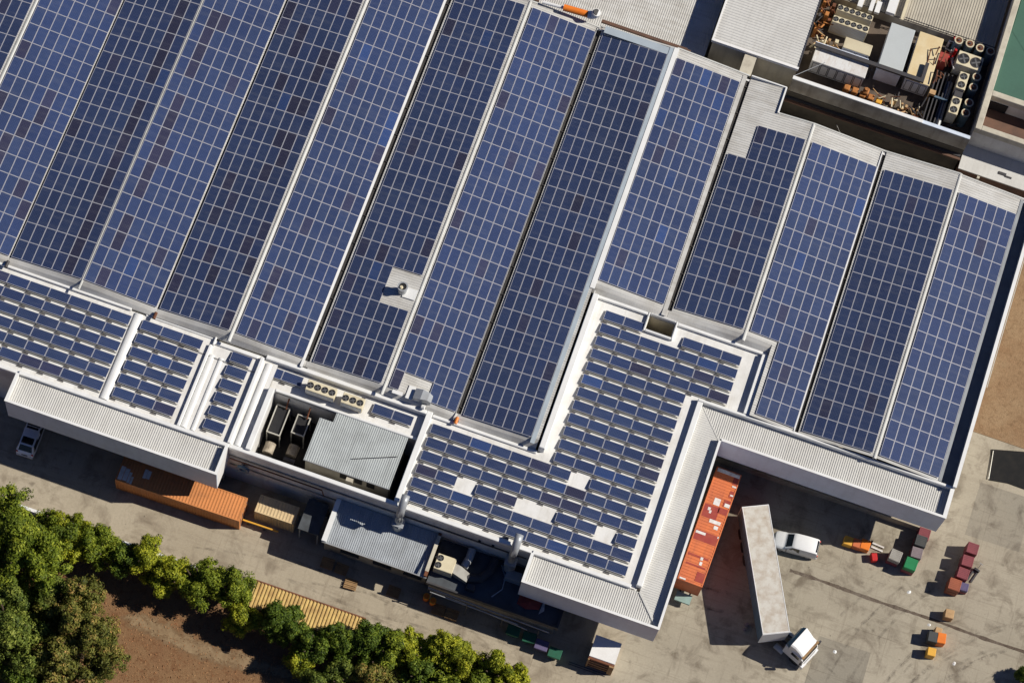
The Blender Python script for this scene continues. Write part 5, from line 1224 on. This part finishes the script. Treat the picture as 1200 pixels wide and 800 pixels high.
# ------------------------------------------------------------------ trees
def crown_mesh(name, lobes, seed, leaf, n_clumps, per, spread, matk):
    """thousands of leaf-sized faces gathered in clumps on the shell and inside of the crown lobes"""
    q = random.Random(seed); V = []; F = []; tone_ = []
    tot = sum(l[3]**2 for l in lobes)
    for (lx, ly, lz, lr, lh) in lobes:
        m_ = int(n_clumps*lr*lr/tot)+3
        for _ in range(m_):
            while True:
                d = Vector((q.gauss(0, 1), q.gauss(0, 1), q.gauss(0, 1)))
                if d.length > .1: break
            d.normalize()
            if d.z < -.35: d.z *= -.6
            rr = (q.random()**.35)*q.uniform(.8, 1.1)*(1.25 if q.random() < .12 else 1)
            c = Vector((lx+d.x*lr*rr, ly+d.y*lr*rr, lz+d.z*lh*rr))
            ct = q.uniform(-.22, .24); cs = spread*q.uniform(.5, 1.15)
            for _k in range(per):
                o = Vector((q.gauss(0, 1), q.gauss(0, 1), q.gauss(0, 1))).normalized()*(q.random()**.4)
                n = (o*1.0+d*.45+Vector((q.gauss(0, .45), q.gauss(0, .45), q.gauss(.2, .45)))).normalized()
                o = Vector((o.x, o.y, o.z*.85))*cs
                a = n.orthogonal().normalized(); b = n.cross(a); an = q.uniform(0, 6.28)
                u = a*math.cos(an)+b*math.sin(an); w = n.cross(u)
                s = leaf*q.uniform(.6, 1.35); p = c+o; i = len(V)
                V += [p-u*s, p-w*s*.45, p+u*s, p+w*s*.45]; F.append((i, i+1, i+2, i+3))
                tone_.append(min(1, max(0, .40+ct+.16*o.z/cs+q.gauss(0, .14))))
    me = bpy.data.meshes.new(name); me.from_pydata([tuple(v) for v in V], [], F); me.materials.append(M[matk])
    at_ = me.attributes.new('leaf', 'FLOAT', 'FACE'); at_.data.foreach_set('value', tone_)
    return me
def trunk_mb(h, r, q):
    mb = MB(); mb.tube([(0, 0, 0), (q.uniform(-.1, .1), q.uniform(-.1, .1), h*.3), (q.uniform(-.2, .2), q.uniform(-.2, .2), h*.6)], r, 10)
    mb.cyl((0, 0, 0), (0, 0, .4), r*1.5, 10, r)
    for i in range(6):
        a = i*1.05+q.uniform(-.3, .3); l = h*q.uniform(.12, .22)
        mb.tube([(0, 0, h*.3+.06*i*h*.5), (l*.5*math.cos(a), l*.5*math.sin(a), h*.55), (l*math.cos(a), l*math.sin(a), h*.85)], r*.38, 7)
    return mb
def tree(label, x, y, r, h, matk, seed, group, leaf=.2, dens=1.0, spread=.8):
    q = random.Random(seed)
    t = thing('tree', label, 'tree', (x, y, 0), 0, group)
    lobes = [(0, 0, h*.52, r*.55, h*.36)]
    nl = 8+int(r*2.2)
    for i in range(nl):
        a = i*6.283/nl*1.0+q.uniform(-.5, .5); d = r*q.uniform(.42, .84); lr = r*q.uniform(.20, .36)
        lobes.append((d*math.cos(a), d*math.sin(a), h*q.uniform(.36, .72), lr, lr*q.uniform(1.0, 1.5)))
    for i in range(4+int(r)):
        a = q.uniform(0, 6.28); d = r*q.uniform(.1, .55); lr = r*q.uniform(.18, .32)
        lobes.append((d*math.cos(a), d*math.sin(a), h*q.uniform(.72, .93), lr, lr*q.uniform(1.1, 1.7)))
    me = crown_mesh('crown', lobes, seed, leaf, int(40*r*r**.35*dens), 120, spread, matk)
    o = bpy.data.objects.new('crown', me); COL.objects.link(o); o.parent = t
    trunk_mb(h, .10+.035*r, q).build('trunk', 'bark', t, world=False)
def tpx(px, py, z): p = at(px, py, z); return p.x, p.y
gB_ = 'big spreading trees in the lower left corner'
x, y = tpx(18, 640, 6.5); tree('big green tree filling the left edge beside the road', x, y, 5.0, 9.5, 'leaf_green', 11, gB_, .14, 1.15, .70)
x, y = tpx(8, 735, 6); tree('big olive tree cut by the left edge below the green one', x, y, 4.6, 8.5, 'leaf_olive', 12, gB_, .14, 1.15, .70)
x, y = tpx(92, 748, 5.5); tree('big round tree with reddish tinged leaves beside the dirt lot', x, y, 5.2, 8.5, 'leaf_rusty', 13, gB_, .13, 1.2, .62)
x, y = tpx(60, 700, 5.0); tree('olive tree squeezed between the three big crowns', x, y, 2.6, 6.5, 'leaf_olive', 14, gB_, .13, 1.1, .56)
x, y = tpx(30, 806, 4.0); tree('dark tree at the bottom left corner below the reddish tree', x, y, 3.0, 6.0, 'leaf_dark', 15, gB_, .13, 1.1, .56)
gR = 'trees in the row along the white boundary wall'
row = [(56, 622, 1.9, 5.4, 'leaf_green', 'green tree wedged between the big green tree and the bright lime one'),
       (82, 630, 2.3, 6.0, 'leaf_lime', 'bright lime tree at the left start of the row, beside the big green tree'),
       (112, 640, 2.3, 6.0, 'leaf_green', 'rounded mid-green tree, second from left in the row'),
       (145, 654, 1.6, 5.0, 'leaf_dark', 'small darker tree left of the yellow-green pair'),
       (172, 650, 2.1, 6.4, 'leaf_lime', 'tall yellow-green tree above the dirt lot'),
       (200, 674, 2.1, 5.6, 'leaf_lime', 'broad yellowish tree right of the tall yellow-green one'),
       (234, 682, 2.4, 6.4, 'leaf_green', 'full green tree, last but one before the yellow shed'),
       (273, 687, 2.1, 6.0, 'leaf_green', 'green tree touching the left end of the yellow shed'),
       (285, 724, 1.6, 4.4, 'leaf_lime', 'small lime tree below the left end of the yellow shed'),
       (330, 731, 2.3, 6.0, 'leaf_dark', 'dark tree in front of the left half of the yellow shed'),
       (366, 756, 2.0, 5.2, 'leaf_dark', 'dark tree below the middle of the yellow shed'),
       (352, 772, 1.2, 3.8, 'leaf_lime', 'little bright tree on the lot side of the dark trees'),
       (400, 751, 2.1, 5.6, 'leaf_dark', 'dark tree in front of the right half of the yellow shed'),
       (432, 752, 2.2, 6.3, 'leaf_dark', 'dark tree just past the right end of the yellow shed'),
       (458, 762, 1.9, 6.0, 'leaf_green', 'narrow green tree in front of the first bright wall stretch'),
       (482, 760, 1.8, 6.0, 'leaf_lime', 'narrow lime tree between two bright wall stretches'),
       (436, 788, 2.3, 5.4, 'leaf_rusty', 'olive tree with rusty tips at the bottom edge'),
       (399, 792, 1.7, 4.6, 'leaf_olive', 'small olive tree at the bottom edge, left of the rusty one'),
       (370, 803, 1.6, 4.2, 'leaf_olive', 'low olive tree cut by the bottom edge, leftmost there'),
       (493, 788, 1.9, 5.2, 'leaf_dark', 'dark lower tree at the bottom edge right of the rusty one'),
       (522, 762, 2.0, 6.6, 'leaf_lime', 'bright lime tree with pointed top near the bottom edge'),
       (541, 778, 1.9, 6.0, 'leaf_lime', 'yellow-green tree right of the pointed lime one'),
       (520, 802, 1.8, 5.0, 'leaf_green', 'green tree cut by the bottom edge below the pointed lime one'),
       (577, 783, 1.7, 6.2, 'leaf_lime', 'bright tree standing before the last bright wall stretch'),
       (560, 802, 1.8, 5.2, 'leaf_green', 'green tree cut by the bottom edge, second from right end'),
       (601, 797, 1.7, 5.4, 'leaf_lime', 'lime tree at the right end of the row')]
for i, (px, py, r, h, mk, lab) in enumerate(row):
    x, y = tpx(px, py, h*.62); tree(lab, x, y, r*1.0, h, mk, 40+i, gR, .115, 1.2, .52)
x, y = tpx(1202, 790, 1.5); tree('dark shrub at the lower right corner', x, y, .8, 2.2, 'leaf_dark', 99, None, .13, 2.0, .5)
